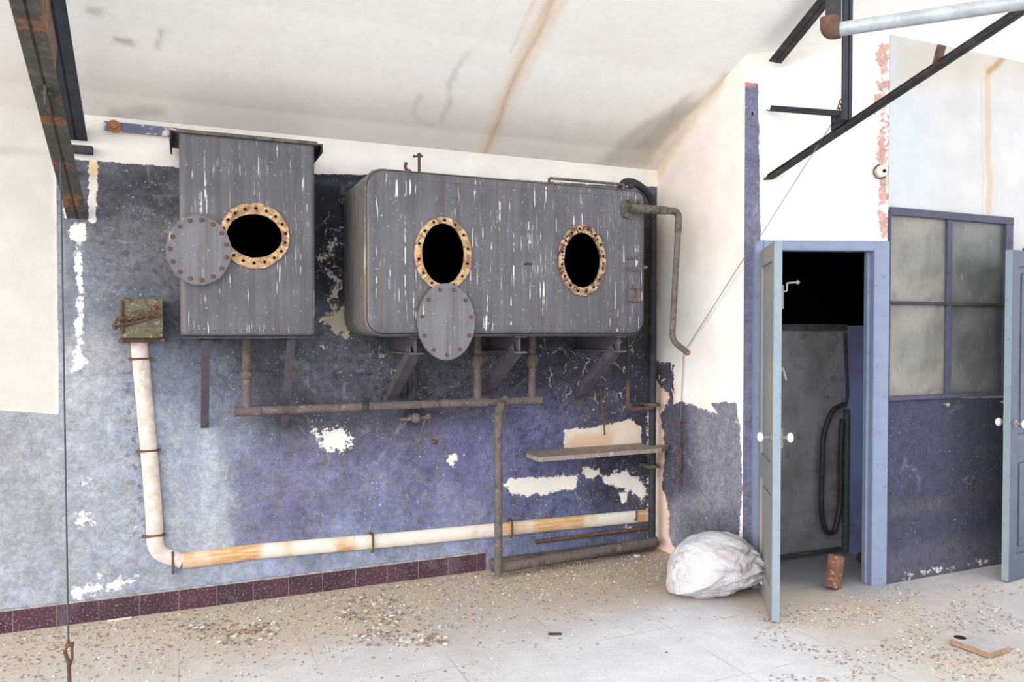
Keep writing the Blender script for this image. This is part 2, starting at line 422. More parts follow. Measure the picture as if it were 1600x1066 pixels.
M['plaster'] = rusty('plaster_lump', K(232, 222, 208), K(205, 190, 170), .5, .75, 20, bmp=.8)
# dirty glass, and a darker-toned copy for the right panes
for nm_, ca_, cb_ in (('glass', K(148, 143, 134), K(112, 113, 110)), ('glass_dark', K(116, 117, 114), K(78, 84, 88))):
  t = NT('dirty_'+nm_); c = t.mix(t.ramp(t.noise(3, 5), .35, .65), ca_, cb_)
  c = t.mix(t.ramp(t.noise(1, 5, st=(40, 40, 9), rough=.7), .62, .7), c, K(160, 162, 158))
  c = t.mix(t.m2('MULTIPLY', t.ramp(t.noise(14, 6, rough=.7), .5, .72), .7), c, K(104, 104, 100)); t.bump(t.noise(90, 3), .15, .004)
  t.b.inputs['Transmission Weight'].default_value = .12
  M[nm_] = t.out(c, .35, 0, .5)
# sack cloth
t = NT('sack_cloth'); c = t.mix(t.ramp(t.noise(7, 5), .4, .65), K(224, 224, 231), K(208, 200, 199))
c = t.mix(t.ramp(t.noise(14, 5), .6, .75), c, K(186, 166, 160))
wv = t.n('ShaderNodeTexWave'); wv.inputs['Scale'].default_value = 60; wv.inputs['Distortion'].default_value = 2; t.t.links.new(t.co((1, 1, 1)), wv.inputs['Vector'])
t.bump(t.m2('ADD', t.m2('MULTIPLY', wv.outputs[1], .15), t.noise(16, 5, dist=2.2)), .8, .02)
M['sack'] = t.out(c, .8, 0, .2)
# baseboard tiles
t = NT('maroon_tiles'); c = t.mix(t.ramp(t.noise(4, 4), .35, .65), K(84, 54, 66), K(66, 46, 56))
c = t.mix(t.ramp(t.noise(85, 4, rough=.65), .55, .64), c, K(140, 124, 128)); c = t.mix(t.m2('MULTIPLY', t.ramp(t.noise(6, 5), .55, .7), .6), c, K(104, 92, 104))
sx = t.n('ShaderNodeSeparateXYZ'); t.t.links.new(t.tc.outputs['Object'], sx.inputs[0])
fr = t.m2('FRACT', t.m2('DIVIDE', sx.outputs[0], .2)); gl = t.m2('LESS_THAN', fr, .018); c = t.mix(gl, c, K(140, 118, 122))
t.bump(t.noise(60, 4), .2, .004); M['tiles'] = t.out(c, .5)

# ------------------------------------------------------------------ painted surfaces
ATT = ('peel', 'rag', 'speck', 'crack', 'grime')
def surface(name, us, vs, pos, mat, fields, hole=None, kind='structure'):
    """grid of (u,v); pos(U,V)->Nx3; fields(U,V)->dict of attributes"""
    U, V = np.meshgrid(us, vs, indexing='ij'); nu, nv = U.shape
    co = pos(U.ravel(), V.ravel())
    idx = np.arange(nu*nv).reshape(nu, nv)
    q = np.stack([idx[:-1, :-1], idx[1:, :-1], idx[1:, 1:], idx[:-1, 1:]], -1).reshape(-1, 4)
    if hole:
        uc = ((U[:-1, :-1]+U[1:, 1:])/2).ravel(); vc = ((V[:-1, :-1]+V[1:, 1:])/2).ravel()
        k = np.ones(len(q), bool)
        for (a, b, c, d) in hole: k &= ~((uc > a) & (uc < b) & (vc > c) & (vc < d))
        q = q[k]
    me = bpy.data.meshes.new(name); me.from_pydata(co.tolist(), [], q.tolist()); me.update()
    fl = fields(U.ravel(), V.ravel())
    for nm in ('col', 'col2'):
        a = me.attributes.new(nm, 'FLOAT_COLOR', 'POINT'); d = np.ones((nu*nv, 4)); d[:, :3] = fl[nm]; a.data.foreach_set('color', d.ravel().astype(np.float32))
    for nm in ATT:
        a = me.attributes.new(nm, 'FLOAT', 'POINT'); v = fl.get(nm, 0.); v = np.full(nu*nv, v) if np.isscalar(v) else v
        a.data.foreach_set('value', v.astype(np.float32))
    me.materials.append(mat)
    o = link(bpy.data.objects.new(name, me)); o['kind'] = kind
    return o
def lines(a, b, step, extra=()):
    v = list(np.linspace(a, b, max(2, int(round((b-a)/step))+1)))
    for e in extra:
        k = int(np.argmin([abs(q-e) for q in v])); v[k] = e
    return np.array(sorted(set(v)))

# ---- wall_back : plane y = 0
def bp(px, py): p = at_y(px, py, 0); return (p.x, p.z)
def bpoly(pts): return [bp(*q) for q in pts]
def back_fields(u, z):
    N = u.size
    wu = u+.09*fbm(u*3, z*3, 1)+.03*fbm(u*14, z*14, 3); wz = z+.09*fbm(u*3+9, z*3, 2)+.03*fbm(u*14, z*14, 5)
    pts = [(30,800,154,158,167),(60,700,152,155,164),(140,600,174,176,182),(150,450,124,130,148),(110,420,128,134,150),(180,330,94,94,106),(230,300,96,97,108),(220,350,122,124,132),(220,420,112,116,130),(250,370,112,110,108),
     (150,750,154,162,176),(150,850,162,170,188),(60,900,162,168,180),(240,640,120,130,155),(290,600,106,114,138),(290,500,96,102,118),(270,850,146,158,178),(330,800,164,174,190),(300,700,140,154,180),(345,740,140,156,186),(330,680,142,156,180),
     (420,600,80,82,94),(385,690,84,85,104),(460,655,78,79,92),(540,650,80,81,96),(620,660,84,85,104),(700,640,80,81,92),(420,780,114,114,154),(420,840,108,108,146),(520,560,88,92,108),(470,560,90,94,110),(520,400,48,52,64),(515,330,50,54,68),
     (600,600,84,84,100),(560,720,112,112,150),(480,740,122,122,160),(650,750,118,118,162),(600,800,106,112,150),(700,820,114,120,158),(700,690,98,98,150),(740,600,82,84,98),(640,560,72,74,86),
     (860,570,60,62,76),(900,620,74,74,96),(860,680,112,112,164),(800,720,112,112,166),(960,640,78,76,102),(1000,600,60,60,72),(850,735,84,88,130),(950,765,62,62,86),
     (880,800,86,96,142),(960,860,112,120,160),(860,850,116,126,168),(700,860,132,142,184),(560,875,134,146,190),(400,900,140,156,196),(200,930,160,172,196),(1010,450,70,64,62),(1010,800,84,84,100)]
    cp = [(*bp(a, b), K(r, g, bb)) for a, b, r, g, bb in pts]  # darks around the tanks are part stain, part tank shadow painted in
    col = blendcols(wu, wz, cp, .16)
    def lay(poly, c, soft, mixv=1., warp=True):
        x, y = (wu, wz) if warp else (u, z)
        m = ss(sdpoly(x, y, bpoly(poly)), soft)[:, None]*mixv
        col[:] = col*(1-m)+np.array(K(*c))*m
    # lower-left pale distemper ending in a ragged vertical edge
    lay([(90,560),(300,640),(340,690),(362,740),(366,890),(300,905),(0,930),(0,660)], (162,171,186), .07, .5)
    lay([(318,668),(340,668),(368,880),(300,890),(320,760)], (172,182,196), .03, .6)
    lay([(205,700),(246,700),(270,880),(235,860)], (112,120,146), .05, .5)
    lay([(365,700),(500,680),(520,860),(370,860)], (106,104,140), .05, .35)
    lay([(880,590),(1020,590),(1020,660),(900,655)], (76,74,98), .06, .5)
    lay([(0,640),(88,640),(90,880),(0,880)], (152,155,163), .04, .5)
    lay([(90,250),(100,250),(100,960),(92,960)], (150,155,168), .01, .6, False)
    lay([(150,262),(265,268),(270,330),(150,330)], (70,74,90), .05, .6)
    lay([(490,278),(565,282),(560,292),(490,290)], (62,72,86), .01, .9, False)
    lay([(0,880),(90,880),(755,845),(755,880),(0,960)], (158,168,188), .04, .4)
    lum_ = col.mean(1, keepdims=True); col[:] = lum_+(col-lum_)*.86
    cl = 1+.75*fbm(wu*4.5, wz*4.5, 6, 5)+.35*fbm(u*22, z*16, 8, 3); pur = np.clip((z*0+1), 0, 1)
    mleft = ss(sdpoly(u, z, bpoly([(-900,200),(330,400),(350,900),(-900,1000)])), .2); cl = cl*(1-mleft*.6)+1.*mleft*.6
    col *= cl[:, None]
    # grime by the box; between the tanks, stain and tank shadow painted in
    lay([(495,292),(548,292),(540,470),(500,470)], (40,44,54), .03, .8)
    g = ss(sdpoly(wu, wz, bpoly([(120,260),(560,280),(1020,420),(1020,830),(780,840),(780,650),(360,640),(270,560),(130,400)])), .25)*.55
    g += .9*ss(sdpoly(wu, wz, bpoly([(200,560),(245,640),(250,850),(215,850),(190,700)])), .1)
    g += .7*ss(sdpoly(wu, wz, bpoly([(560,520),(900,520),(900,640),(560,640)])), .1)  # mottle under the wide tank, stain and painted-in tank shade together
    # plaster that shows where the paint is gone
    c2 = np.tile(np.array(K(240,234,226)), (N, 1))
    def lay2(poly, c, soft, mixv=1.):
        m = ss(sdpoly(wu, wz, bpoly(poly)), soft)[:, None]*mixv; c2[:] = c2*(1-m)+np.array(K(*c))*m
    lay2([(-900,100),(86,240),(90,650),(-900,700)], (212,207,200), .02)
    lay2([(500,230),(1000,262),(1000,300),(500,260)], (246,242,238), .06)
    lay2([(-900,60),(90,170),(90,246),(-900,156)], (190,183,173), .02, .6)
    lay2([(140,252),(160,252),(160,270),(140,270)], (226,198,150), .03)
    lay2([(495,360),(545,360),(545,540),(500,540)], (190,176,158), .05)
    lay2([(600,520),(700,520),(700,700),(600,700)], (170,160,150), .05)
    lay2([(880,650),(1010,650),(1010,700),(880,700)], (232,216,200), .03)
    lay2([(895,682),(960,680),(960,700),(870,702)], (222,184,150), .03, .8)
    lay2([(150,780),(230,905),(90,940),(100,780)], (228,226,222), .03)
    P = np.full(N, -.6); R = np.full(N, 1.)
    def pe(poly, rag=1., off=0.):
        s = sdpoly(u, z, bpoly(poly))+off
        m = s > P; P[m] = s[m]; R[m] = rag
    def pl(pts, wpx, rag=1.):
        s = sdline(u, z, bpoly(pts), wpx*.0036); m = s > P; P[m] = s[m]; R[m] = rag
    # upper white strip, cream bay on the left
    pe([(-1200,0),(88,0),(88,252),(92,648),(-1200,560)], .03)
    pe([(60,60),(1100,100),(1100,290),(985,292),(700,275),(493,272),(280,262),(150,252),(60,246)], .12)
    pl([(146,255),(144,343)], 6, .25); pl([(100,290),(104,340)], 3, .3)
    pl([(122,372),(126,470),(122,560)], 4, .45); pe([(108,350),(134,350),(134,378),(108,372)], .4); pe([(112,560),(132,560),(130,582),(114,580)], .5)
    pl([(524,375),(505,410),(530,440),(515,470),(540,500)], 3, 1.1); pe([(500,495),(545,470),(545,525),(525,530)], .9, -.01)
    pe([(500,672),(540,665),(560,690),(530,712),(500,700)], 1., -.015); pe([(700,705),(722,712),(710,730),(692,725)], 1., -.02)
    pe([(486,655),(510,675),(495,690),(480,680)], 1.2, -.03)
    pe([(882,672),(945,664),(985,655),(1003,668),(1002,697),(880,702)], .35)
    pe([(786,758),(800,747),(850,745),(905,740),(902,762),(850,774),(805,776)], .45, -.004)
    pe([(905,742),(915,730),(935,732),(940,745),(920,748)], .7, -.004)
    pe([(940,745),(960,735),(1000,742),(1012,775),(1003,785),(985,770),(950,758)], .7, -.004)
    pe([(966,768),(978,770),(980,785),(970,788)], .3)
    pe([(110,800),(135,770),(150,800),(155,825),(110,835)], 1.25, -.045); pe([(125,745),(140,750),(140,775),(128,770)], 1.1, -.03)
    pe([(108,915),(215,898),(218,915),(108,940)], 1., -.02); pe([(150,905),(160,895),(156,920),(140,925)], .8, -.01)
    pe([(470,530),(540,530),(540,560),(480,555)], 1.5, -.09)
    pe([(200,800),(215,830),(205,850),(195,820)], 1.4, -.04)
    pe([(1012,640),(1030,640),(1030,860),(1014,860)], .6, .0)
    pe([(960,810),(1005,830),(1000,840),(975,825)], 1.1, -.03)
    sp = .6+.4*ss(sdpoly(u, z, bpoly([(360,500),(1020,500),(1020,860),(360,880)])), .2)+.8*ss(sdpoly(u, z, bpoly([(215,275),(280,275),(280,500),(235,440)])), .1)
    sp *= 1-.8*ss(sdpoly(u, z, bpoly([(-900,600),(95,600),(95,960),(-900,1000)])), .02)
    cr = ss(sdpoly(wu, wz, bpoly([(850,530),(1000,530),(1000,650),(900,650),(840,600)])), .1)+.6*ss(sdpoly(wu, wz, bpoly([(565,520),(640,520),(640,600),(590,600)])), .08)+.5*ss(sdpoly(wu, wz, bpoly([(495,300),(548,300),(548,520),(495,520)])), .05)
    return dict(col=col, col2=c2, peel=P, rag=R, speck=sp, crack=np.clip(cr, 0, 1), grime=np.clip(g, 0, 1))
MW = wall_mat('distempered_plaster')
xs = np.concatenate([np.linspace(-8, -4.4, 40)[:-1], np.linspace(-4.4, 0, 430)])
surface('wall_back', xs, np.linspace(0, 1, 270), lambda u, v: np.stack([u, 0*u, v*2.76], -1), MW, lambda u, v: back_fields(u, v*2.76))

# ---- wall_side : plane x = 0, y from 0 to YE
YE = at_x(1162, 500, 0).y
def side_fields(y, v):
    z = v
    def q(px, py): p = at_x(px, py, 0); return (p.y, p.z)
    P_ = lambda l: [q(*a) for a in l]
    wy = y+.06*fbm(y*6, z*6, 1); wz = z+.06*fbm(y*6, z*6, 4)
    col = np.tile(np.array(K(138,135,153)), (y.size, 1))
    def lay(a, poly, c, soft, mv=1.):
        m = ss(sdpoly(wy, wz, P_(poly)), soft)[:, None]*mv; a[:] = a*(1-m)+np.array(K(*c))*m
    lay(col, [(1020,560),(1070,560),(1090,760),(1020,800)], (88,84,104), .1)
    lay(col, [(1070,800),(1160,800),(1160,900),(1060,870)], (104,104,120), .1)
    c2 = np.tile(np.array(K(255,248,242)), (y.size, 1))
    lay(c2, [(1010,250),(1165,140),(1165,400),(1020,420)], (252,240,229), .2)
    lay(c2, [(1010,262),(1120,118),(1135,125),(1080,200),(1030,280)], (228,206,176), .05, .8)
    lay(c2, [(1025,600),(1056,600),(1056,880),(1025,860)], (238,210,194), .04)
    lay(c2, [(1010,340),(1036,345),(1030,480),(1010,460)], (196,172,140), .06, .7)
    P = np.full(y.size, -.5); R = np.ones(y.size)
    def pe(poly, rag, off=0.):
        s = sdpoly(y, z, P_(poly))+off; m = s > P; P[m] = s[m]; R[m] = rag
    pe([(1000,0),(1175,0),(1175,660),(1161,665),(1115,645),(1065,628),(1052,632),(1052,570),(1000,560)], .35)
    pe([(1020,590),(1048,620),(1032,650),(1040,700),(1034,760),(1044,790),(1046,840),(1062,880),(1020,880)], .45)
    pe([(1155,650),(1172,650),(1170,860),(1154,840),(1160,760)], .3)
    pe([(1100,625),(1120,630),(1110,640)], .5)
    # remnants of blue inside the white
    s = sdpoly(y, z, P_([(1032,566),(1048,568),(1054,615),(1040,590),(1030,600)])); m = s > -.01; P[m] = -s[m]-.004
    s = sdpoly(y, z, P_([(1110,630),(1150,628),(1155,662),(1125,650)])); m = s > -.005; P[m] = -s[m]-.004
    return dict(col=col, col2=c2, peel=P, rag=R, speck=.8+0*y, crack=0., grime=.35+0*y)
ys = np.linspace(YE, 0, 110)
surface('wall_side', ys, np.linspace(0, 1, 260), lambda u, v: np.stack([0*u, u, v*np.array([hceil(a) for a in u])], -1), MW,
        lambda u, v: side_fields(u, v*np.array([hceil(a) for a in u])))

# ---- wall_door : oblique plane from A to B
DA = Vector((0, YE, 0)); _b = at_z(1385, 913.5, 0); DB = Vector((_b.x, _b.y, 0))
DU = (DB-DA).normalized(); DN = Vector((DU.y, -DU.x, 0)); DL = (DB-DA).length
if DN.y > 0: DN = -DN
def dpt(px, py, off=0.): return at_pl(px, py, DA+DN*off, DN)
def dq(px, py): p = dpt(px, py); return ((p-DA).dot(DU), p.z)
U0 = dq(1187, 640)[0]; U1 = dq(1362, 640)[0]; ZH = dq(1280, 391)[1]
def door_fields(u, z):
    P_ = lambda l: [dq(*a) for a in l]
    wu = u+.02*fbm(u*9, z*9, 1); wz = z+.06*fbm(u*6, z*6, 4)
    col = np.tile(np.array(K(112,112,140)), (u.size, 1))
    def lay(a, poly, c, soft, mv=1.):
        m = ss(sdpoly(wu, wz, P_(poly)), soft)[:, None]*mv; a[:] = a*(1-m)+np.array(K(*c))*m
    lay(col, [(1340,20),(1420,20),(1420,400),(1340,400)], (208,160,150), .02)
    lay(col, [(1150,115),(1180,115),(1180,136),(1150,136)], (206,120,104), .01)
    c2 = np.tile(np.array(K(236,233,229)), (u.size, 1))
    lay(c2, [(1190,250),(1400,250),(1400,290),(1190,290)], (246,232,222), .06, .7)
    lay(c2, [(1162,60),(1400,20),(1400,60),(1162,110)], (240,228,216), .1, .7)
    P = np.full(u.size, .08); R = np.full(u.size, .12)
    s = -sdpoly(u, z, P_([(1155,128),(1184,130),(1189,400),(1189,930),(1155,900)])); m = s < P; P[m] = s[m]; R[m] = .12
    # red stripe, worn
    s = -sdpoly(u, z, P_([(1370,70),(1386,70),(1386,372),(1372,372)])); m = s < .02; P[m] = s[m]; R[m] = 1.0; P[m] += .006
    return dict(col=col, col2=c2, peel=P, rag=R, speck=.4+0*u, crack=0., grime=.0+0*u)
us = lines(0, DL, .006, (U0, U1)); vs = lines(0, 3.45, .012, (ZH,))
MD = wall_mat('door_wall_plaster', peel_amp=.05, bumpy=.2)
def dpos(u, v):
    x = DA.x+DU.x*u; y = DA.y+DU.y*u; return np.stack([x, y, np.minimum(v, np.array([hceil(a)+.01 for a in y]))], -1)
surface('wall_door', us, vs, dpos, MD, door_fields, hole=[(U0, U1, -1, ZH)])

# ---- wall_window : plane y = YW
YW = DB.y
def wp(px, py, off=0.): return at_y(px, py, YW-off)
WX0 = wp(1387, 470).x; WX1 = wp(1577, 470).x; WZ1 = wp(1388, 328).z; WZ0 = wp(1386, 621).z
DR0 = WX1+.18; DR1 = DR0+.85
def win_fields(x, z):
    P_ = lambda l: [(wp(*a).x, wp(*a).z) for a in l]
    wx = x+.06*fbm(x*5, z*5, 1); wz = z+.06*fbm(x*5, z*5, 4)
    col = np.tile(np.array(K(70,72,94)), (x.size, 1))
    def lay(a, poly, c, soft, mv=1.):
        m = ss(sdpoly(wx, wz, P_(poly)), soft)[:, None]*mv; a[:] = a*(1-m)+np.array(K(*c))*m
    lay(col, [(1390,790),(1560,765),(1560,785),(1390,805)], (98,92,98), .05, .5)
    lay(col, [(1480,620),(1700,620),(1700,900),(1480,900)], (60,64,78), .12, .7)
    lay(col, [(1380,860),(1570,830),(1570,900),(1380,920)], (92,92,108), .08, .7)
    c2 = np.tile(np.array(K(199,200,202)), (x.size, 1))
    lay(c2, [(1385,60),(1440,60),(1460,330),(1385,330)], (196,202,209), .15)
    lay(c2, [(1470,150),(1600,150),(1600,190),(1480,190)], (194,194,196), .1, .6)
    lay(c2, [(1400,60),(1700,40),(1700,120),(1400,140)], (196,189,180), .12)
    def stripe(pts, wd, c, soft, mv):
        m = ss(sdline(wx, z, P_(pts), wd), soft)[:, None]*mv; c2[:] = c2*(1-m)+np.array(K(*c))*m
    stripe([(1543,105),(1546,340)], .030, (196,172,142), .015, .65)
    stripe([(1545,112),(1575,82),(1610,50)], .022, (170,132,86), .015, .75)
    stripe([(1533,120),(1536,340)], .008, (196,172,140), .006, .5)
    P = sdpoly(x, z, P_([(1300,-100),(1900,-100),(1900,622),(1300,622)])); R = np.full(x.size, .05)
    s = sdline(x, z, P_([(1410,905),(1450,892),(1490,888)]), .006); m = s > P; P[m] = s[m]-.01; R[m] = 1.
    s = sdline(x, z, P_([(1515,882),(1545,876)]), .012); m = s > P; P[m] = s[m]-.004; R[m] = .8
    return dict(col=col, col2=c2, peel=P, rag=R, speck=.5+0*x, crack=0., grime=.5+0*x)
xe = 3.2
us = lines(DB.x, xe, .0125, (WX0, WX1, DR0, DR1)); vs = lines(0, hceil(YW), .0125, (WZ0, WZ1, 2.1))
MWW = wall_mat('window_wall_plaster', mott=.45, speck=.4)
surface('wall_window', us, vs, lambda u, v: np.stack([u, 0*u+YW, v], -1), MWW, win_fields, hole=[(WX0, WX1, WZ0, WZ1), (DR0, DR1, -1, 2.1)])

# ---- ceiling
def ceil_fields(x, y):
    P_ = lambda l: [tuple(at_ceil(*a)[:2]) for a in l]
    wx = x+.12*fbm(x*4, y*4, 1)+.03*fbm(x*16, y*16, 2); wy = y+.12*fbm(x*4, y*4, 4)+.03*fbm(x*16, y*16, 6)
    c = np.tile(np.array(K(246,241,236))*1.08, (x.size, 1))
    def lay(poly, cc, soft, mv=1.):
        m = ss(sdpoly(wx, wy, P_(poly)), soft)[:, None]*mv; c[:] = c*(1-m)+np.array(K(*cc))*m
    m = ss(y+.28+.1*fbm(x*3, y*3, 3), .25)[:, None]*.55; c[:] = c*(1-m)+np.array(K(208,198,186))*m  # ceiling shadow along the back wall blended into the colour
    # ochre run of rain water down the slope
    a = at_ceil(862, 4); b = at_ceil(757, 240); ux = np.interp(-y, [-b.y, -a.y], [b.x, a.x])
    wdt = np.interp(-y, [-b.y, -a.y], [.035, .075])
    run = 1-ss(np.abs(x-ux+.05*fbm(x*2, y*2, 7))-wdt, .05)
    st = .55+.9*fbm(x*26, y*2, 5)
    m = np.clip(run*st, 0, 1)[:, None]*.75; c[:] = c*(1-m)+np.array(K(222,186,146))*m
    run = 1-ss(np.abs(x-ux+.012*np.sin(y*9))-.012, .014); m = (run*.5)[:, None]; c[:] = c*(1-m)+np.array(K(206,158,112))*m
    run = 1-ss(np.abs(x-ux+.10)-.008, .014); m = (run*.35*(y < -.7))[:, None]; c[:] = c*(1-m)+np.array(K(210,170,130))*m
    lay([(930,250),(1000,190),(1075,150),(1095,165),(1030,230),(1000,262),(940,262)], (196,189,181), .05, .8)
    lay([(985,230),(1060,165),(1075,175),(1010,250)], (176,171,164), .04, .6)
    lay([(960,268),(1012,262),(1090,165),(1130,120),(1118,120),(1070,180),(990,250)], (208,186,160), .05, .7)
    lay([(165,165),(215,162),(252,165),(250,185),(200,182),(165,178)], (190,184,180), .035, .75)
    lay([(190,57),(222,60),(220,70),(188,66)], (178,176,178), .02, .8); lay([(255,40),(262,42),(258,70),(252,68)], (186,186,190), .02, .7)
    lay([(145,5),(170,5),(165,20),(145,18)], (178,178,180), .03, .7)
    for pts in ([(662,150),(650,175),(655,190),(672,196),(690,188),(703,165),(708,135),(725,100),(733,75)],):
        q = P_(pts); m = ss(sdline(wx, wy, q, .018), .012)[:, None]*np.clip(.6+1.6*fbm(x*12, y*12, 8), 0, 1)[:, None]*.45; c[:] = c*(1-m)+np.array(K(176,176,180))*m
    lay([(0,190),(88,190),(88,250),(0,250)], (222,214,200), .05, .6)
    v = 1+.07*fbm(x*2.5, y*2.5, 9)+.04*fbm(x*12, y*12, 10); c *= v[:, None]
    return dict(col=np.clip(c, 0, .9), col2=c, peel=-1., rag=0., speck=0., crack=0., grime=0.)
ya = -np.concatenate([np.linspace(0, 2.2, 150)[:-1], np.linspace(2.2, 8, 20)])[::-1]
xa = np.concatenate([np.linspace(-8, -3.6, 60)[:-1], np.linspace(-3.6, 1.4, 320), np.linspace(1.45, 3.2, 10)])
MC = wall_mat('ceiling_plaster', bumpy=.06, mott=.12)
ceil_o = surface('ceiling', xa, ya, lambda u, v: np.stack([u, v, np.interp(-v, CP_Y, CP_Z)], -1), MC, ceil_fields)
for p in ceil_o.data.polygons: p.use_smooth = True
# left end wall and right end wall, outside the picture

# ---- floor
t = NT('dusty_floor')
c = t.attr('col', True)
c = t.mix(1., c, comb(t, t.ramp(t.noise(5, 6, rough=.65), .3, .7, .92, 1.07)), 'MULTIPLY')
c = t.mix(1., c, comb(t, t.ramp(t.noise(55, 5, rough=.7), .3, .7, .93, 1.07)), 'MULTIPLY')
deb = t.m2('ADD', t.attr('grime'), t.m2('MULTIPLY', t.m2('SUBTRACT', t.noise(7, 6, rough=.75), .5), 1.5))
dm = t.ramp(deb, .3, .75); c = t.mix(t.m2('MULTIPLY', dm, .6), c, K(206, 188, 166))
g1 = t.m2('MULTIPLY', t.ramp(t.noise(70, 4, rough=.7), .55, .65), dm); c = t.mix(t.m2('MULTIPLY', g1, .7), c, K(166, 144, 124))
g2 = t.m2('MULTIPLY', t.ramp(t.noise(95, 3, rough=.7), .60, .66), t.ramp(deb, .2, .6)); c = t.mix(g2, c, K(214, 206, 196))
sx = t.n('ShaderNodeSeparateXYZ'); t.t.links.new(t.tc.outputs['Object'], sx.inputs[0])
jx = t.m2('LESS_THAN', t.m2('FRACT', t.m2('ADD', t.m2('DIVIDE', sx.outputs[0], .6), .33)), .012)
jy = t.m2('LESS_THAN', t.m2('FRACT', t.m2('ADD', t.m2('DIVIDE', sx.outputs[1], .6), .2)), .010)
jt = t.m2('MULTIPLY', t.m2('MAXIMUM', jx, jy), t.ramp(t.noise(2.5, 3), .42, .58)); c = t.mix(t.m2('MULTIPLY', jt, .45), c, K(132, 126, 124))
t.bump(t.m2('ADD', t.noise(40, 6, rough=.7), t.m2('MULTIPLY', g2, .6)), .35, .01)
M['floor'] = t.out(c, .75, 0, .3)
def floor_fields(x, y):
    pts = [(100,1000,196,190,186),(400,960,200,190,178),(600,930,196,184,170),(900,920,198,186,172),(1020,890,176,160,146),(600,1040,214,212,214),(900,1020,220,220,226),(1100,1000,220,222,230),(1250,1050,222,225,232),
           (1300,960,200,190,180),(1450,1000,198,190,182),(1500,930,196,192,192),(1580,960,194,190,190),(1250,890,130,128,136),(1400,1050,204,200,198),(200,1060,206,202,200),(750,975,196,190,184)]
    cp = [(*at_z(a, b, 0)[:2], K(r, g, bb)) for a, b, r, g, bb in pts]
    col = blendcols(x+.2*fbm(x*3, y*3, 1), y+.2*fbm(x*3, y*3, 3), cp, .3)
    g = np.interp(-y, [0, .25, .55, 1.1, 1.6, 2.4], [.95, .85, .62, .35, .12, 0])
    def add(l, v, s):
        return v*ss(sdpoly(x, y, [tuple(at_z(*a)[:2]) for a in l]), s)
    g = g*(x < .0)+add([(1180,905),(1400,925),(1560,905),(1590,930),(1500,960),(1450,1000),(1280,985),(1190,960)], .62, .4)*1.
    g = np.maximum(g, add([(1400,1010),(1600,1010),(1600,1066),(1440,1066)], .75, .4))
    g = g+add([(360,950),(560,930),(620,975),(400,1010)], .3, .3)
    return dict(col=col, col2=col, peel=0., rag=0., speck=0., crack=0., grime=np.clip(g, 0, 1))
surface('floor', np.linspace(-8, 3.2, 300), np.linspace(-8, 0, 220), lambda u, v: np.stack([u, v, 0*u], -1), M['floor'], floor_fields)
# ---- baseboard of maroon tiles
bx1 = at_y(757, 880, 0).x
bm = BM(); box(bm, (-8, -.012, 0), (bx1, .0, .115), .003)
o = obj('baseboard_back', bm, M['tiles'], smooth=False, origin=(0, 0, 0)); o['kind'] = 'structure'
bm = BM(); box(bm, (-8, -.016, .115), (bx1, 0, .125), .002)
o = obj('trim_1', bm, rusty('cement_fillet', K(168, 164, 164), K(140, 134, 132)), smooth=False); o['kind'] = 'structure'

# ------------------------------------------------------------------ closet behind the door
YB = -.60
CR = at_y(1316, 866, YB).x
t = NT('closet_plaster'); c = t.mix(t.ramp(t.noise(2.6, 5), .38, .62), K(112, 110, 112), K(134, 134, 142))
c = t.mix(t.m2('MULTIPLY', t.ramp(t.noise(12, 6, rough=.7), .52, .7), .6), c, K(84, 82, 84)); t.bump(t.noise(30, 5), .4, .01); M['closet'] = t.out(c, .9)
t = NT('closet_blue'); c = t.mix(t.ramp(t.noise(2.2, 5), .38, .62), K(116, 126, 168), K(94, 100, 132))
c = t.mix(t.ramp(t.noise(9, 6, rough=.7), .62, .7), c, K(132, 92, 84)); c = t.mix(t.ramp(t.noise(20, 5, rough=.7), .6, .75), c, K(78, 80, 100)); M['closet_blue'] = t.out(c, .85)
LZ = 1.62
def setting(name, bm, m): o = obj(name, bm, m, smooth=False); o['kind'] = 'structure'; return o
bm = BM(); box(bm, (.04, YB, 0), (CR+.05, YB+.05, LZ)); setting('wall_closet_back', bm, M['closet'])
bm = BM(); box(bm, (CR, YW+.02, 0), (CR+.05, YB, LZ)); setting('wall_closet_right', bm, M['closet_blue'])
bm = BM(); box(bm, (.02, YE+.06, 0), (.04, YB+.05, 3.0)); setting('wall_closet_left', bm, M['closet'])
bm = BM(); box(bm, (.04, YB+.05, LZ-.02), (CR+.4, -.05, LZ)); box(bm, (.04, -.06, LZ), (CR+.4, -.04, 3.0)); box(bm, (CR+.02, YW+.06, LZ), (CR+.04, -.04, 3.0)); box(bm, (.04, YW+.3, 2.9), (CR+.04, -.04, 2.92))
setting('wall_closet_void', bm, M['unlit_black'])  # lining of the void, its unlit dark put into the colour
bm = BM(); box(bm, (.04, YB-.03, LZ-.03), (CR, YB, LZ+.01), .003); setting('trim_2', bm, M['pipe_dark'])
# added near-black sheet paints in the unlit dark of the cavity
bm = BM(); box(bm, (.05, YB-.02, LZ+.01), (CR-.01, YB-.012, 2.35)); setting('wall_closet_dark_sheet', bm, M['unlit_black'])

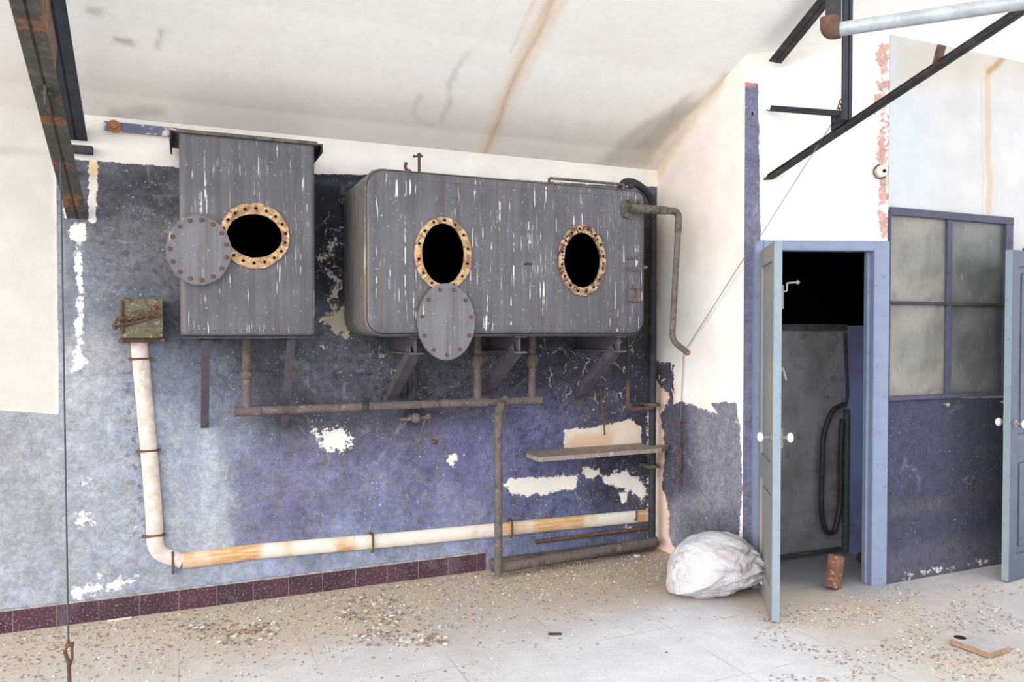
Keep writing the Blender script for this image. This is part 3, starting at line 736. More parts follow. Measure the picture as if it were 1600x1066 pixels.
# ------------------------------------------------------------------ door frame (structure)
def dboard(bm, u0, u1, z0, z1, o0, o1, bev=.003):
    """box in the door-wall frame; o = offset towards the room"""
    c = DA+DU*((u0+u1)/2)+DN*((o0+o1)/2); c.z = (z0+z1)/2
    R = Matrix((DU, -DN, Vector((0, 0, 1)))).transposed()
    s = Vector(((u1-u0)/2, abs(o1-o0)/2, (z1-z0)/2))
    t = bmesh.new(); bmesh.ops.create_cube(t, size=2)
    for v in t.verts: v.co = Vector((v.co.x*s.x, v.co.y*s.y, v.co.z*s.z))
    if bev: bmesh.ops.bevel(t, geom=list(t.edges), offset=bev, segments=2, affect='EDGES')
    for v in t.verts: v.co = R @ v.co + c
    merge(bm, t)
uo0 = dq(1175, 640)[0]; uo1 = dq(1384, 640)[0]; zo = dq(1280, 377)[1]
bm = BM(); dboard(bm, uo0, U0+.012, 0, zo, -.06, .03); dboard(bm, U1-.008, uo1, 0, zo, -.06, .03); dboard(bm, U0, U1, ZH-.005, zo, -.06, .03)
dboard(bm, U0+.012, U0+.03, 0, ZH, -.06, -.02, .001); dboard(bm, U1-.025, U1-.008, 0, ZH, -.06, -.02, .001)
o = obj('trim_3', bm, M['frame_blue'], smooth=False); o['kind'] = 'structure'
# ------------------------------------------------------------------ open door leaf
hinge = dpt(1191, 640, .035); hp = Vector((hinge.x, hinge.y, 0))
tip = at_z(1212, 972, .012); tp = Vector((tip.x, tip.y, 0))
ld = (tp-hp).normalized(); LW = (tp-hp).length; ln = Vector((-ld.y, ld.x, 0))
if ln.x < 0: ln = -ln       # faces +x (towards the opening)
ZT = at_pl(1213, 378, hp, ln).z
def lboard(bm, a0, a1, z0, z1, o0, o1, bev=.002, mi=0, base=None):
    b, d, n = base or (hp, ld, ln)
    c = b+d*((a0+a1)/2)+n*((o0+o1)/2); c.z = (z0+z1)/2
    R = Matrix((d, n, Vector((0, 0, 1)))).transposed(); s = Vector(((a1-a0)/2, abs(o1-o0)/2, (z1-z0)/2))
    t = bmesh.new(); bmesh.ops.create_cube(t, size=2)
    for v in t.verts: v.co = Vector((v.co.x*s.x, v.co.y*s.y, v.co.z*s.z))
    if bev: bmesh.ops.bevel(t, geom=list(t.edges), offset=bev, segments=2, affect='EDGES')
    for v in t.verts: v.co = R @ v.co + c
    merge(bm, t, mi)
TH = .042
def leaf(name, base, LW, z0, z1, mat, edge, mid):
    root = link(bpy.data.objects.new(name, None)); root.location = base[0]; root['kind'] = 'structure'
    b = BM(); S = .085
    lboard(b, .0, S, z0, z1, -TH/2, TH/2, base=base); lboard(b, LW-S, LW-.004, z0, z1, -TH/2, TH/2, base=base)
    for (q0, q1) in ((z0, z0+.16), (mid-.07, mid+.07), (z1-.10, z1)): lboard(b, S-.004, LW-S+.004, q0, q1, -TH/2+.001, TH/2-.001, base=base)
    for (q0, q1) in ((z0+.16, mid-.07), (mid+.07, z1-.10)):
        lboard(b, S-.01, LW-S+.01, q0-.01, q1+.01, -.008, .008, base=base)
        lboard(b, S+.04, LW-S-.04, q0+.04, q1-.04, -.014, .014, .006, base=base)
    obj('leaf_panel', b, mat, root, smooth=False)
    b = BM(); lboard(b, LW-.004, LW, z0, z1, -TH/2, TH/2, .001, base=base); obj('leaf_edge', b, edge, root, smooth=False)
    return root
base1 = (hp, ld, ln)
d1 = leaf('door_1', base1, LW, .012, ZT, M['leaf'], M['leaf_edge'], .78)
def knobset(root, base, a, z, edge=True, W_=.05):
    b_, d_, n_ = base; p = b_+d_*a; p.z = z
    for s in (-1, 1):
        q = BM(); cyl(q, p+n_*s*(TH/2), p+n_*s*(TH/2+.006), .024); obj('rose', q, M['brass'], root)
        q = BM(); cyl(q, p+n_*s*(TH/2+.004), p+n_*s*(TH/2+.04), .008); obj('spindle', q, M['brass'], root)
        q = BM(); c0 = p+n_*s*(TH/2+.04)
        sweep(q, [c0+n_*s*x for x in (0, .004, .012, .022, .030, .034)], [.010, .020, .027, .027, .020, .006]); obj('knob', q, M['porcelain'], root, label='white porcelain knob')
    q = BM(); lboard(q, a-.03, a+.035, z-.055, z+.055, TH/2, TH/2+.014, .003, base=base); obj('lock_case', q, M['brass'], root)
KZ = at_pl(1214, 686, hp, ln).z
knobset(d1, base1, LW-.06, KZ)
# latch with handle at top, lower catch
pz = at_pl(1220, 470, hp, ln).z
q = BM(); lboard(q, LW-.05, LW-.02, pz-.04, pz+.09, TH/2, TH/2+.012, .003, base=base1); obj('bolt_plate', q, M['brass'], d1)
q = BM(); p = hp+ld*(LW-.035)+ln*(TH/2+.01); p.z = pz+.055
sweep(q, rounded([p, p+ln*.02, p+ln*.02+Vector((0, 0, .045)), p+ln*.07+Vector((0, 0, .048))], .008), .005); ball(q, p+ln*.075+Vector((0, 0, .048)), .011); obj('bolt_handle', q, M['brass'], d1)
kz = at_pl(1222, 580, hp, ln).z
q = BM(); p = hp+ld*(LW-.03)+ln*(TH/2); p.z = kz; cyl(q, p, p+ln*.012, .012); sweep(q, [p+ln*.014, p+ln*.03+Vector((0, 0, -.06))], .005); obj('catch', q, M['brass'], d1)
for z in (.35, 1.05, 1.85):
    q = BM(); c0 = hp+Vector((0, 0, 0)); cyl(q, (hp.x, hp.y, z-.045), (hp.x, hp.y, z+.045), .011); obj('hinge', q, M['brass'], d1)

# second door leaf on the right, slate blue, standing ajar
e0 = at_z(1570, 908, .012); e1 = at_z(1600, 899, .012)
dd = Vector((e1.x-e0.x, e1.y-e0.y, 0)).normalized(); p2 = Vector((e0.x, e0.y, 0))+dd*.72
nn = Vector((dd.y, -dd.x, 0)); nn = -nn if nn.y < 0 else nn
base2 = (p2, -dd, nn)
Z2 = at_pl(1570, 390, Vector((e0.x, e0.y, 0)), nn).z
d2 = leaf('door_2', base2, .72, .012, Z2, M['leaf_slate'], M['leaf_edge'], .86)
knobset(d2, base2, .72-.055, at_pl(1583, 661, p2, nn).z)
bm = BM()
for (a, b_) in ((DR0-.05, DR0), (DR1, DR1+.05)): box(bm, (a, YW-.03, 0), (b_, YW+.08, 2.15), .003)
box(bm, (DR0, YW-.03, 2.1), (DR1, YW+.08, 2.15), .003); o = obj('trim_4', bm, M['win_frame'], smooth=False); o['kind'] = 'structure'

# ------------------------------------------------------------------ window in wall_window
wr = link(bpy.data.objects.new('window_1', None)); wr.location = (WX0, YW, WZ0); wr['kind'] = 'structure'
xm = wp(1482, 470).x; zm = wp(1480, 475).z; fw = .028
b = BM()
box(b, (WX0, YW-.012, WZ0-.005), (WX0+.012, YW+.04, WZ1), .002); box(b, (WX1-.055, YW-.012, WZ0), (WX1+.016, YW+.04, WZ1+.014), .002)
box(b, (WX0+.003, YW-.016, WZ1-.03), (WX1+.013, YW+.038, WZ1+.017), .002); obj('window_frame', b, M['win_frame'], wr, smooth=False)
b = BM(); box(b, (xm-.022, YW-.008, WZ0), (xm+.022, YW+.03, WZ1-.03), .003); obj('mullion', b, M['win_frame'], wr, smooth=False)
b = BM(); box(b, (WX0+.012, YW-.016, zm-.010), (WX1-.055, YW+.03, zm+.010), .003); obj('glazing_bar', b, M['pipe_dark'], wr, smooth=False)
b = BM(); box(b, (WX0-.005, YW-.022, WZ0-.022), (WX1, YW+.03, WZ0+.004), .003); obj('window_sill', b, M['win_frame'], wr, smooth=False)
for (a0, a1) in ((WX0+.012, xm-.022), (xm+.022, WX1-.055)):
    for (c0, c1) in ((WZ0+.004, zm-.010), (zm+.010, WZ1-.03)):
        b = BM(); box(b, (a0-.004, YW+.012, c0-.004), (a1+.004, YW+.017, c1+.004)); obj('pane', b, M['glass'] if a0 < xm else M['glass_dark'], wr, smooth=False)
for (px, py) in ((1475, 632), (1563, 628)):
    p = wp(px, py); b = BM(); cyl(b, p, p+Vector((0, -.02, 0)), .006); ball(b, p+Vector((0, -.026, 0)), .014)
    o = obj('wooden_peg', b, M['wood']); tag(o, 'small round wooden knob under the ' + ('middle of the four-pane window' if px < 1500 else 'right edge of the window, beside the slate door'), 'knob')
# ------------------------------------------------------------------ TANKS
def rivets(pts, nrm, r=.006):
    bm = BM()
    for p in pts:
        t = bmesh.new(); bmesh.ops.create_icosphere(t, subdivisions=1, radius=r)
        for v in t.verts: v.co = v.co+Vector(p)
        merge(bm, t)
    return bm
def flange(root, cx, cz, a, b, ai, bi, yf, mat, nb, seed):
    bm = BM(); plate(bm, oval(cx, cz, a, b, 72, .03, seed), [oval(cx, cz, ai, bi, 48, .02, seed+3)], yf-.014, yf+.001)
    for k in range(nb):
        th = 2*PI*(k+.4)/nb; x = cx+(a+ai)/2*math.cos(th); z = cz+(b+bi)/2*math.sin(th)
        cyl(bm, (x, yf-.0155, z), (x, yf-.012, z), .0085, mi=1, seg=10)
    return obj('hatch_flange', bm, [mat, M['hole']], root, smooth=False, label='rust-eaten oval hatch flange')
def cover(root, cx, cz, a, b, yf, nb, tilt=0.):
    bm = BM(); lo = oval(cx, cz, a, b, 56, .01, 2); li = [(cx+(x-cx)*.975, cz+(z-cz)*.975) for x, z in lo]
    plate(bm, lo, [], yf-.010, yf+.004); plate(bm, li, [], yf-.014, yf-.009)
    c = obj('hatch_cover', bm, M['cover'], root, smooth=False)
    for k in range(nb):
        th = 2*PI*(k+.5)/nb+tilt; x = cx+a*.86*math.cos(th); z = cz+b*.86*math.sin(th)
        bb = BM(); cyl(bb, (x, yf-.0155, z), (x, yf-.013, z), .0125, seg=10, mi=0); cyl(bb, (x, yf-.021, z), (x, yf-.015, z), .0065, seg=6, mi=0)
        obj('bolt', bb, M['rust'], c)
    return c
def tp_(px, py, y): p = at_y(px, py, y); return p.x, p.z
# tall tank
Y1 = -.42
x0, _ = tp_(281, 400, Y1); x1, _ = tp_(493, 400, Y1); _, z0 = tp_(380, 527, Y1); _, z1 = tp_(285, 205, Y1)
_, z1b = tp_(488, 222, Y1); z1 = (z1+z1b)/2
cx, cz = tp_(398, 369, Y1); ha = (tp_(440, 369, Y1)[0]-tp_(354, 369, Y1)[0])/2; hb = (tp_(398, 335, Y1)[1]-tp_(398, 403, Y1)[1])/2
fa = (tp_(453, 369, Y1)[0]-tp_(344, 369, Y1)[0])/2; fb = (tp_(398, 318, Y1)[1]-tp_(398, 420, Y1)[1])/2
T1 = thing('riveted_tank', 'tall grey painted steel tank with one sideways oval opening, left of the wide tank', 'tank', ((x0+x1)/2, -.2, z0))
obj('shell', tank_shell(x0, x1, z0, z1, (.03, .03, .012, .012), Y1, -.03, .03, [oval(cx, cz, ha, hb, 48, .02, 3)]), [M['tank'], M['unlit_black']], T1, origin=(0, 0, 0), angle=50)
flange(T1, cx, cz, fa, fb, ha, hb, Y1, M['flange'], 18, 1)
c_x, c_z = tp_(311, 391, Y1-.03); ca = (tp_(362, 391, Y1-.03)[0]-tp_(259, 391, Y1-.03)[0])/2; cb = (tp_(311, 336, Y1-.03)[1]-tp_(311, 446, Y1-.03)[1])/2
cover(T1, c_x, c_z, ca, cb, Y1-.022, 15)
b = BM(); box(b, (x0-.012, Y1-.012, z1-.012), (x1+.012, -.03, z1+.006), .003)
obj('top_flange', b, M['pipe_olive'], T1, smooth=False)
for s, xx in ((-1, x0), (1, x1)):
    b = BM(); lbar(b, Vector((xx+s*.045, Y1+.01, z1-.0)), Vector((xx+s*.045, -.03, z1-.0)), .045, .01, fa=-s, fb=-1); obj('lifting_lug', b, M['pipe_dark'], T1, smooth=False)
b = BM(); box(b, (x0+.004, Y1-.003, z0-.008), (x1-.004, -.03, z0+.003), .002); obj('bottom_rim', b, M['pipe_dark'], T1, smooth=False)
b = rivets([(x0+.05+k*(x1-x0-.1)/16, Y1-.002, z0+.035) for k in range(17)], None, .005); obj('rivets', b, M['tank'], T1)['kind'] = 'stuff'
T1T = z1; T1x0, T1x1 = x0, x1
# wide tank
Y2 = -.62
x0, _ = tp_(570, 400, Y2); x1, _ = tp_(1011, 400, Y2); _, z0 = tp_(780, 525, Y2); _, za = tp_(620, 264, Y2); _, zb = tp_(960, 291, Y2); z1 = (za+zb)/2
def hole2(px, py, ox0, ox1, oy0, oy1): 
    c = tp_(px, py, Y2); return c[0], c[1], (tp_(ox1, py, Y2)[0]-tp_(ox0, py, Y2)[0])/2, (tp_(px, oy0, Y2)[1]-tp_(px, oy1, Y2)[1])/2
h1 = hole2(692, 397, 658, 724, 348, 443); f1 = hole2(692, 395, 648, 737, 338, 452)
h2 = hole2(909, 407, 881, 938, 364, 450); f2 = hole2(909, 407, 874, 947, 352, 463)
T2 = thing('riveted_tank', 'wide grey painted steel tank with two upright oval openings under the ceiling', 'tank', ((x0+x1)/2, -.3, z0))
obj('shell', tank_shell(x0, x1, z0, z1, (.10, .10, .08, .11), Y2, -.05, .045, [oval(*h1, 48, .02, 3), oval(*h2, 48, .02, 5)]), [M['tank'], M['unlit_black']], T2, origin=(0, 0, 0), angle=50)
flange(T2, h1[0], h1[1], f1[2], f1[3], h1[2], h1[3], Y2, M['flange'], 14, 7); flange(T2, h2[0], h2[1], f2[2], f2[3], h2[2], h2[3], Y2, M['flange_white'], 16, 9)
c_x, c_z = tp_(697, 503, Y2-.02); ca = (tp_(741, 503, Y2-.02)[0]-tp_(652, 503, Y2-.02)[0])/2; cb = (tp_(697, 443, Y2-.02)[1]-tp_(697, 563, Y2-.02)[1])/2
cover(T2, c_x, c_z, ca, cb, Y2-.022, 11, -PI/2-PI/11)
rp = []
def around(ins, step, y):
    lp = rrect(x0+ins, x1-ins, z0+ins, z1-ins, [max(.01, q-ins) for q in (.10, .10, .08, .11)], 10); acc = 0; out = []
    for i in range(len(lp)):
        a = Vector((*lp[i], 0)); b_ = Vector((*lp[(i+1) % len(lp)], 0)); L = (b_-a).length; s = -acc
        while s+step <= L+1e-9:
            s += step; q = a+(b_-a)*(s/L if L else 0); out.append((q.x, y, q.y))
        acc = L-s
    return out
obj('rivets', rivets(around(.055, .03, Y2-.001), None, .0048), M['tank'], T2)['kind'] = 'stuff'
b = BM(); sweep(b, [(p[0], -.56, p[2]) for p in around(.0, .05, 0)][:-1], .004, cap=False); obj('seam', b, M['pipe_olive'], T2)
# cocks and catches on the right end of the front
def catch_pair(px, py):
    for (dx, dy) in ((-9, -8), (7, -6)):
        pass
b = BM()
for (px, py) in ((981, 403), (996, 404)): p = at_y(px, py, Y2); cyl(b, p, p+Vector((0, -.02, 0)), .012, .009)
p = at_y(988, 402, Y2); box(b, (p.x-.035, Y2-.008, p.z-.008), (p.x+.035, Y2+.001, p.z+.006), .002); obj('hinge_plate', b, M['pipe'], T2)
b = BM()
for (px, py) in ((981, 419), (996, 420), (1007, 418)): p = at_y(px, py, Y2); cyl(b, p, p+Vector((0, -.022, 0)), .012, .009)
p = at_y(990, 421, Y2); box(b, (p.x-.045, Y2-.010, p.z-.012), (p.x+.040, Y2+.001, p.z+.004), .002); obj('hinge_plate', b, M['pipe'], T2)
b = BM(); p = at_y(990, 458, Y2); hw = .045; plate(b, rrect(p.x-hw, p.x+hw, p.z-.055, p.z+.05, (.006,)*4, 3), [oval(p.x, p.z, .024, .03, 20)], Y2-.012, Y2+.001)
for dx in (-.032, .032):
    for dz in (-.042, .038): ball(b, (p.x+dx, Y2-.014, p.z+dz), .013)
obj('gauge_bracket', b, M['pipe'], T2)
b = BM(); p = at_y(823, 413, Y2); sweep(b, [(p.x-.02, Y2-.006, p.z-.002), (p.x, Y2-.006, p.z+.003), (p.x+.03, Y2-.006, p.z+.002)], .005); obj('stub', b, M['pipe_dark'], T2)
# valve on top
p = at_y(655, 266, -.40); p.z = z1
b = BM(); cyl(b, p, p+Vector((0, 0, .03)), .014); box(b, p+Vector((-.06, -.02, .005)), p+Vector((.06, .02, .02)), .005); ball(b, p+Vector((-.06, 0, .03)), .018); ball(b, p+Vector((.06, 0, .02)), .017)
sweep(b, rounded([p+Vector((-.06, 0, .03)), p+Vector((-.085, 0, .055)), p+Vector((-.08, -.01, .085))], .01), .009)
v = obj('air_valve', b, M['rust'], T2)
b = BM(); cyl(b, p+Vector((0, 0, .02)), p+Vector((0, 0, .13)), .009); cyl(b, p+Vector((-.028, 0, .125)), p+Vector((.022, 0, .13)), .006); ball(b, p+Vector((.0, 0, .135)), .013); ball(b, p+Vector((-.03, 0, .125)), .009); obj('valve_stem', b, M['rust'], v)
T2B, T2T, T2x0, T2x1 = z0, z1, x0, x1
# thin pipe lying on the tank top (right)
a = at_y(858, 281, -.5); a.z = T2T+.045; e = at_y(968, 289, -.5); e.z = T2T+.045
b = BM(); sweep(b, rounded([(a.x, -.5, T2T-.005), (a.x, -.5, T2T+.045), (e.x+.03, -.5, T2T+.045), (e.x+.03, -.5, T2T-.002)], .015), .009); collar(b, (a.x, -.5, T2T+.02), (0, 0, 1), .013, .02)
o = obj('vent_pipe', b, M['pipe_olive']); tag(o, 'thin brown pipe running along the top right edge of the wide tank', 'pipe')
# gooseneck pipe and long black standpipe in the corner
g0 = at_y(974, 300, -.40); xg = at_y(1020, 500, -.10).x
tp = T2T+.10
T = thing('standpipe', 'black vertical pipe in the corner whose gooseneck bends over onto the wide tank', 'pipe', (xg, -.10, 0))
b = BM(); pts = [(g0.x, -.40, T2T-.01), (g0.x, -.38, T2T+.06)]
for k in range(9):
    th = PI-k/8*PI; fx = .5+.5*math.cos(th); pts.append((g0.x+(xg-g0.x)*fx, -.38+.28*fx, T2T+.05+.085*math.sin(th)-.05*fx))
pts += [(xg, -.10, T2T-.12), (xg, -.10, 2.0)]
sweep(b, rounded(pts, .03), .025); obj('gooseneck', b, M['pipe_black'], T)
b = BM(); sweep(b, [(xg, -.10, 2.0), (xg, -.10, .08)], .026); obj('pipe', b, M['pipe_black'], T)
for z in (1.0, 1.92, .30):
    b = BM(); collar(b, (xg, -.10, z), (0, 0, 1), .032, .06); obj('coupling', b, M['pipe_dark'], T)
for z in (1.06, .62):
    b = BM(); box(b, (xg-.045, -.135, z-.012), (xg+.045, -.005, z+.012), .003); obj('clamp', b, M['pipe_olive'], T)
b = BM(); p = Vector((g0.x+.045, -.42, T2T)); cyl(b, p, p+Vector((0, 0, .05)), .018); ball(b, p+Vector((0, 0, .055)), .022, sc=(1, 1, .7)); obj('plug', b, M['pipe_dark'], T)
# side pipe with elbow
T = thing('overflow_pipe', 'bent grey pipe leaving the right end of the wide tank beside the pale wall', 'pipe', at_y(1060, 400, -.66))
ys_ = -.68
A = at_y(986, 325, ys_); B_ = at_y(1061, 327, ys_); B_.z = A.z; C_ = at_y(1050, 532, ys_); D_ = at_y(1074, 551, ys_-.02)
b = BM(); sweep(b, [A, A+(B_-A)*.72], .026); cyl(b, Vector((A.x+.02, ys_, A.z)), Vector((A.x+.02, Y2, A.z)), .024); obj('branch', b, M['pipe_olive'], T)
b = BM(); s0 = A+(B_-A)*.70; sweep(b, rounded([s0, B_, B_+(C_-B_)*.16], .07), .022); obj('elbow', b, M['pipe_olive'], T)
b = BM(); sweep(b, rounded([B_+(C_-B_)*.14, C_, D_], .05), .019); obj('pipe', b, M['pipe'], T)
for (pp, dr) in ((s0, B_-A), (B_+(C_-B_)*.15, C_-B_), (A+Vector((.01, 0, 0)), B_-A)):
    b = BM(); collar(b, pp, dr, .030, .035); obj('coupling', b, M['pipe_olive'], T)
b = BM()
for dz, dx in ((.05, 0), (-.04, -.03), (.05, .07)): cyl(b, (A.x+.02+dx, Y2-.002, A.z+dz), (A.x+.02+dx, Y2-.03, A.z+dz), .014)
cyl(b, (A.x+.02, Y2-.015, A.z), (A.x+.02, Y2+.0, A.z), .06); obj('mounting_flange', b, M['pipe_olive'], T)
b = BM(); ball(b, D_, .020); obj('pipe_end', b, M['rust_orange'], T, label='orange rusted open end')
# ------------------------------------------------------------------ brackets
def bracket(px_t, px_b, py_b, yf, zt, width, label, group, box_px=None):
    top = at_y(px_t, 560, yf); bot = at_y(px_b, py_b, -.004)
    xb = top.x
    T = thing('wall_bracket', label, 'bracket', (xb, 0, bot.z), group)
    b = BM(); box(b, (xb-width/2, yf+.005, zt-.016), (xb+width/2, -.002, zt-.001), .002); obj('bearer', b, M['strap'], T, smooth=False)
    b = BM(); flat(b, Vector((xb, yf+.03, zt-.012)), Vector((xb, -.006, bot.z)), width, .012, up=Vector((0, 1, .4))); obj('strut', b, M['strap'], T, smooth=False)
    b = BM(); cyl(b, (xb, -.03, bot.z+.02), (xb, -.012, bot.z+.02), .009, seg=6); obj('foot_bolt', b, M['rust'], T, smooth=False)
    return T, xb, bot.z
bracket(322, 318, 668, -.38, T1T*0+tp_(380, 527, Y1)[1]-.012, .042, 'flat steel strut bracket under the left end of the tall tank', 'brackets under the tanks')
bracket(456, 443, 668, -.38, tp_(380, 527, Y1)[1]-.012, .042, 'flat steel strut bracket under the right end of the tall tank, behind the horizontal pipe', 'brackets under the tanks')
def bracket2(px_t, py_m, px_b, py_b, label):
    top = at_y(px_t, 545, -.56); bot = at_y(px_b, py_b, -.004); xb = top.x
    T = thing('wall_bracket', label, 'bracket', (xb, 0, bot.z), 'brackets under the tanks')
    zb = T2B-.105
    b = BM(); box(b, (xb-.04, -.58, zb), (xb+.04, -.002, zb+.012), .002); box(b, (xb-.006, -.56, zb), (xb+.006, -.002, T2B-.002), .002); box(b, (xb-.04, -.58, T2B-.012), (xb+.04, -.002, T2B-.001), .002)
    obj('bearer', b, M['strap'], T, smooth=False)
    b = BM(); lbar(b, Vector((xb-.03, -.54, zb)), Vector((xb-.03, -.006, bot.z)), .06, .01, up=Vector((0, 1, .3))); obj('strut', b, M['strap'], T, smooth=False)
    b = BM(); box(b, (xb-.05, -.012, bot.z-.03), (xb+.05, 0, bot.z+.04), .002); obj('foot', b, M['strap'], T, smooth=False)
bracket2(650, 552, 612, 626, 'angled steel bracket under the left part of the wide tank, left of the hanging cover')
bracket2(812, 552, 772, 618, 'angled steel bracket with boxed top under the middle of the wide tank')
bracket2(968, 550, 905, 626, 'broad angled steel bracket with boxed top under the right end of the wide tank')
# ------------------------------------------------------------------ manifold
YM = -.17
pL = at_y(368, 643, YM); pR = at_y(846, 625, YM); zm_ = (pL.z+pR.z)/2
T = thing('manifold_pipe', 'long grey horizontal pipe with risers running under both tanks', 'pipe', (pL.x, YM, zm_))
b = BM(); sweep(b, [(pL.x, YM, zm_), (pR.x, YM, zm_)], .026); obj('main_pipe', b, M['pipe'], T)
def seg_x(px, py=620): return at_y(px, py, YM).x
for px, zt in ((386, tp_(380, 527, Y1)[1]-.01), (746, T2B), (831, T2B)):
    x = seg_x(px)
    b = BM(); sweep(b, [(x, YM, zm_), (x, YM, zt)], .025); obj('riser', b, M['pipe'], T)
    b = BM(); collar(b, (x, YM, zm_+.05), (0, 0, 1), .031, .035); collar(b, (x-.07, YM, zm_), (1, 0, 0), .032, .03); collar(b, (x+.07, YM, zm_), (1, 0, 0), .032, .03); sweep(b, [(x-.07, YM, zm_), (x+.07, YM, zm_)], .030); obj('tee', b, M['pipe'], T)
    b = BM(); zc = zt-.20 if px == 386 else zt-.16
    if px == 386:
        ball(b, (x, YM-.01, zc), .034); ball(b, (x+.012, YM-.035, zc), .016); collar(b, (x, YM, zc-.05), (0, 0, 1), .030, .03); collar(b, (x, YM, zc+.05), (0, 0, 1), .030, .03)
    else:
        sweep(b, [(x, YM, zc-.05), (x, YM, zc-.03), (x, YM, zc+.02), (x, YM, zc+.04)], [.03, .044, .044, .032])
    obj('union', b, M['pipe_olive'], T)
b = BM(); x = seg_x(570, 636); ball(b, (x, YM, zm_), .034, sc=(1.1, 1, 1)); collar(b, (x-.03, YM, zm_), (1, 0, 0), .032, .02); collar(b, (x+.03, YM, zm_), (1, 0, 0), .032, .02); obj('union', b, M['pipe_dark'], T)
b = BM(); collar(b, (pL.x+.015, YM, zm_), (1, 0, 0), .033, .04); obj('end_cap', b, M['pipe_olive'], T)
b = BM(); collar(b, (pR.x-.012, YM, zm_), (1, 0, 0), .032, .03); obj('end_cap', b, M['pipe_olive'], T)
# down pipe
x = at_y(779, 640, YM-.03).x
b = BM(); sweep(b, rounded([(x+.02, YM, zm_), (x+.02, YM-.03, zm_-.02), (x-.01, YM-.05, zm_-.08), (x-.01, YM-.05, zm_-.16)], .03), .030); cyl(b, (x+.03, YM-.02, zm_+.01), (x+.035, YM-.06, zm_+.02), .02)
collar(b, (x-.01, YM-.05, zm_-.15), (0, 0, 1), .034, .035); obj('branch', b, M['pipe_olive'], T)
b = BM(); sweep(b, [(x-.01, YM-.05, zm_-.14), (x-.01, YM-.05, .03)], .026); obj('down_pipe', b, M['pipe'], T)
b = BM(); collar(b, (x-.01, YM-.05, .10), (0, 0, 1), .034, .16); obj('elbow', b, M['pipe'], T)
xd = x-.01; yd = YM-.05
# floor pipe to the standpipe
T = thing('floor_pipe', 'thick grey pipe running along the floor from the down pipe to the corner', 'pipe', (xd, -.15, 0))
b = BM(); sweep(b, [(xd+.02, yd+.0, .075), (xg+.02, -.13, .085)], .034); obj('pipe', b, M['pipe'], T)
b = BM(); sweep(b, [(xd+.35, -.03, .155), (xg+.02, -.03, .16)], .013); obj('upper_pipe', b, M['rust'], T)
b = BM(); box(b, (xd+.02, -.07, 0), (xg+.05, -.005, .075), .004); obj('kerb', b, M['pipe_olive'], T)
# small post and rod
T = thing('pipe_stub', 'short thin upright pipe left of the down pipe, at the end of the maroon skirting', 'pipe', at_z(764, 886, 0))
p = at_z(766, 887, 0); ps = Vector((at_y(757, 800, p.y).x, p.y, 0)); zt = at_y(757, 797, p.y).z
b = BM(); sweep(b, [(ps.x, ps.y, 0), (ps.x, ps.y, zt)], .011); obj('pipe', b, M['pipe_olive'], T)
b = BM(); collar(b, (ps.x, ps.y, zt-.03), (0, 0, 1), .017, .05); obj('cap', b, M['pipe'], T)
e = at_z(860, 880, .02); b = BM(); sweep(b, rounded([(ps.x, ps.y, .02), (ps.x+.02, ps.y, .014), (e.x, e.y, .014)], .01), .011); obj('floor_run', b, M['pipe_olive'], T)
# centre valve under pipe
T = thing('drain_valve', 'small rusty drain valve with two hanging handles below the horizontal pipe', 'valve', at_y(650, 655, -.15))
p = at_y(648, 654, -.16); zt = T2B
b = BM(); xc = at_y(650, 600, -.15).x; box(b, (xc-.02, -.06, p.z-.06), (xc+.035, -.01, p.z+.3), .004); obj('backplate', b, M['pipe_dark'], T)
b = BM(); cyl(b, (xc+.0, -.15, p.z), (xc+.0, -.02, p.z), .022); cyl(b, (xc-.10, -.15, p.z-.005), (xc+.08, -.15, p.z+.002), .012); ball(b, (xc+.08, -.15, p.z+.005), .022); ball(b, (xc, -.15, p.z), .032); obj('body', b, M['pipe'], T)
b = BM(); sweep(b, [(xc+.08, -.16, p.z), (xc+.095, -.17, p.z-.14)], .006); ball(b, (xc+.11, -.17, p.z-.15), .017, sc=(1.6, 1, .9)); obj('handle', b, M['rust'], T, label='handle with brown rusted grip')
b = BM(); sweep(b, [(xc+.06, -.15, p.z), (xc+.005, -.14, p.z-.20)], .006); ball(b, (xc+.005, -.14, p.z-.20), .012); obj('handle', b, M['pipe_olive'], T)
b = BM(); sweep(b, [(xc, -.10, T2B), (xc, -.10, p.z)], .009); obj('rod', b, M['pipe_dark'], T)
# u pipe at right
T = thing('drain_pipe', 'thin rusty pipe dropping from the wide tank and bending right into the black pipe', 'pipe', at_y(985, 600, -.12))
a = at_y(981, 530, -.13); m_ = at_y(983, 595, -.13); c0 = at_y(984, 640, -.13); e = at_y(1018, 636, -.13)
b = BM(); sweep(b, rounded([(a.x, -.13, T2B), (a.x, -.13, m_.z)], 0), .012); obj('upper_pipe', b, M['pipe_dark'], T)
b = BM(); sweep(b, rounded([(a.x, -.13, m_.z), (a.x, -.13, c0.z), (xg-.02, -.13, c0.z)], .05), .015); obj('bend', b, M['rust'], T)
b = BM(); sweep(b, [(xg-.08, -.13, c0.z), (xg, -.11, c0.z+.005)], .018); obj('elbow', b, M['pipe_olive'], T); b = BM(); collar(b, (a.x, -.13, m_.z), (0, 0, 1), .018, .03); obj('coupling', b, M['pipe_olive'], T)
# rod above the shelf
p0 = at_y(941, 632, -.05); p1 = at_y(945, 680, -.05)
b = BM(); sweep(b, [(p0.x, -.02, p0.z+.12), (p0.x, -.05, p0.z), (p1.x, -.05, p1.z)], .006); ball(b, (p0.x, -.035, p0.z+.05), .010)
tag(obj('hanging_rod', b, M['rust']), 'short thin rusty rod hanging on the wall above the shelf', 'rod')
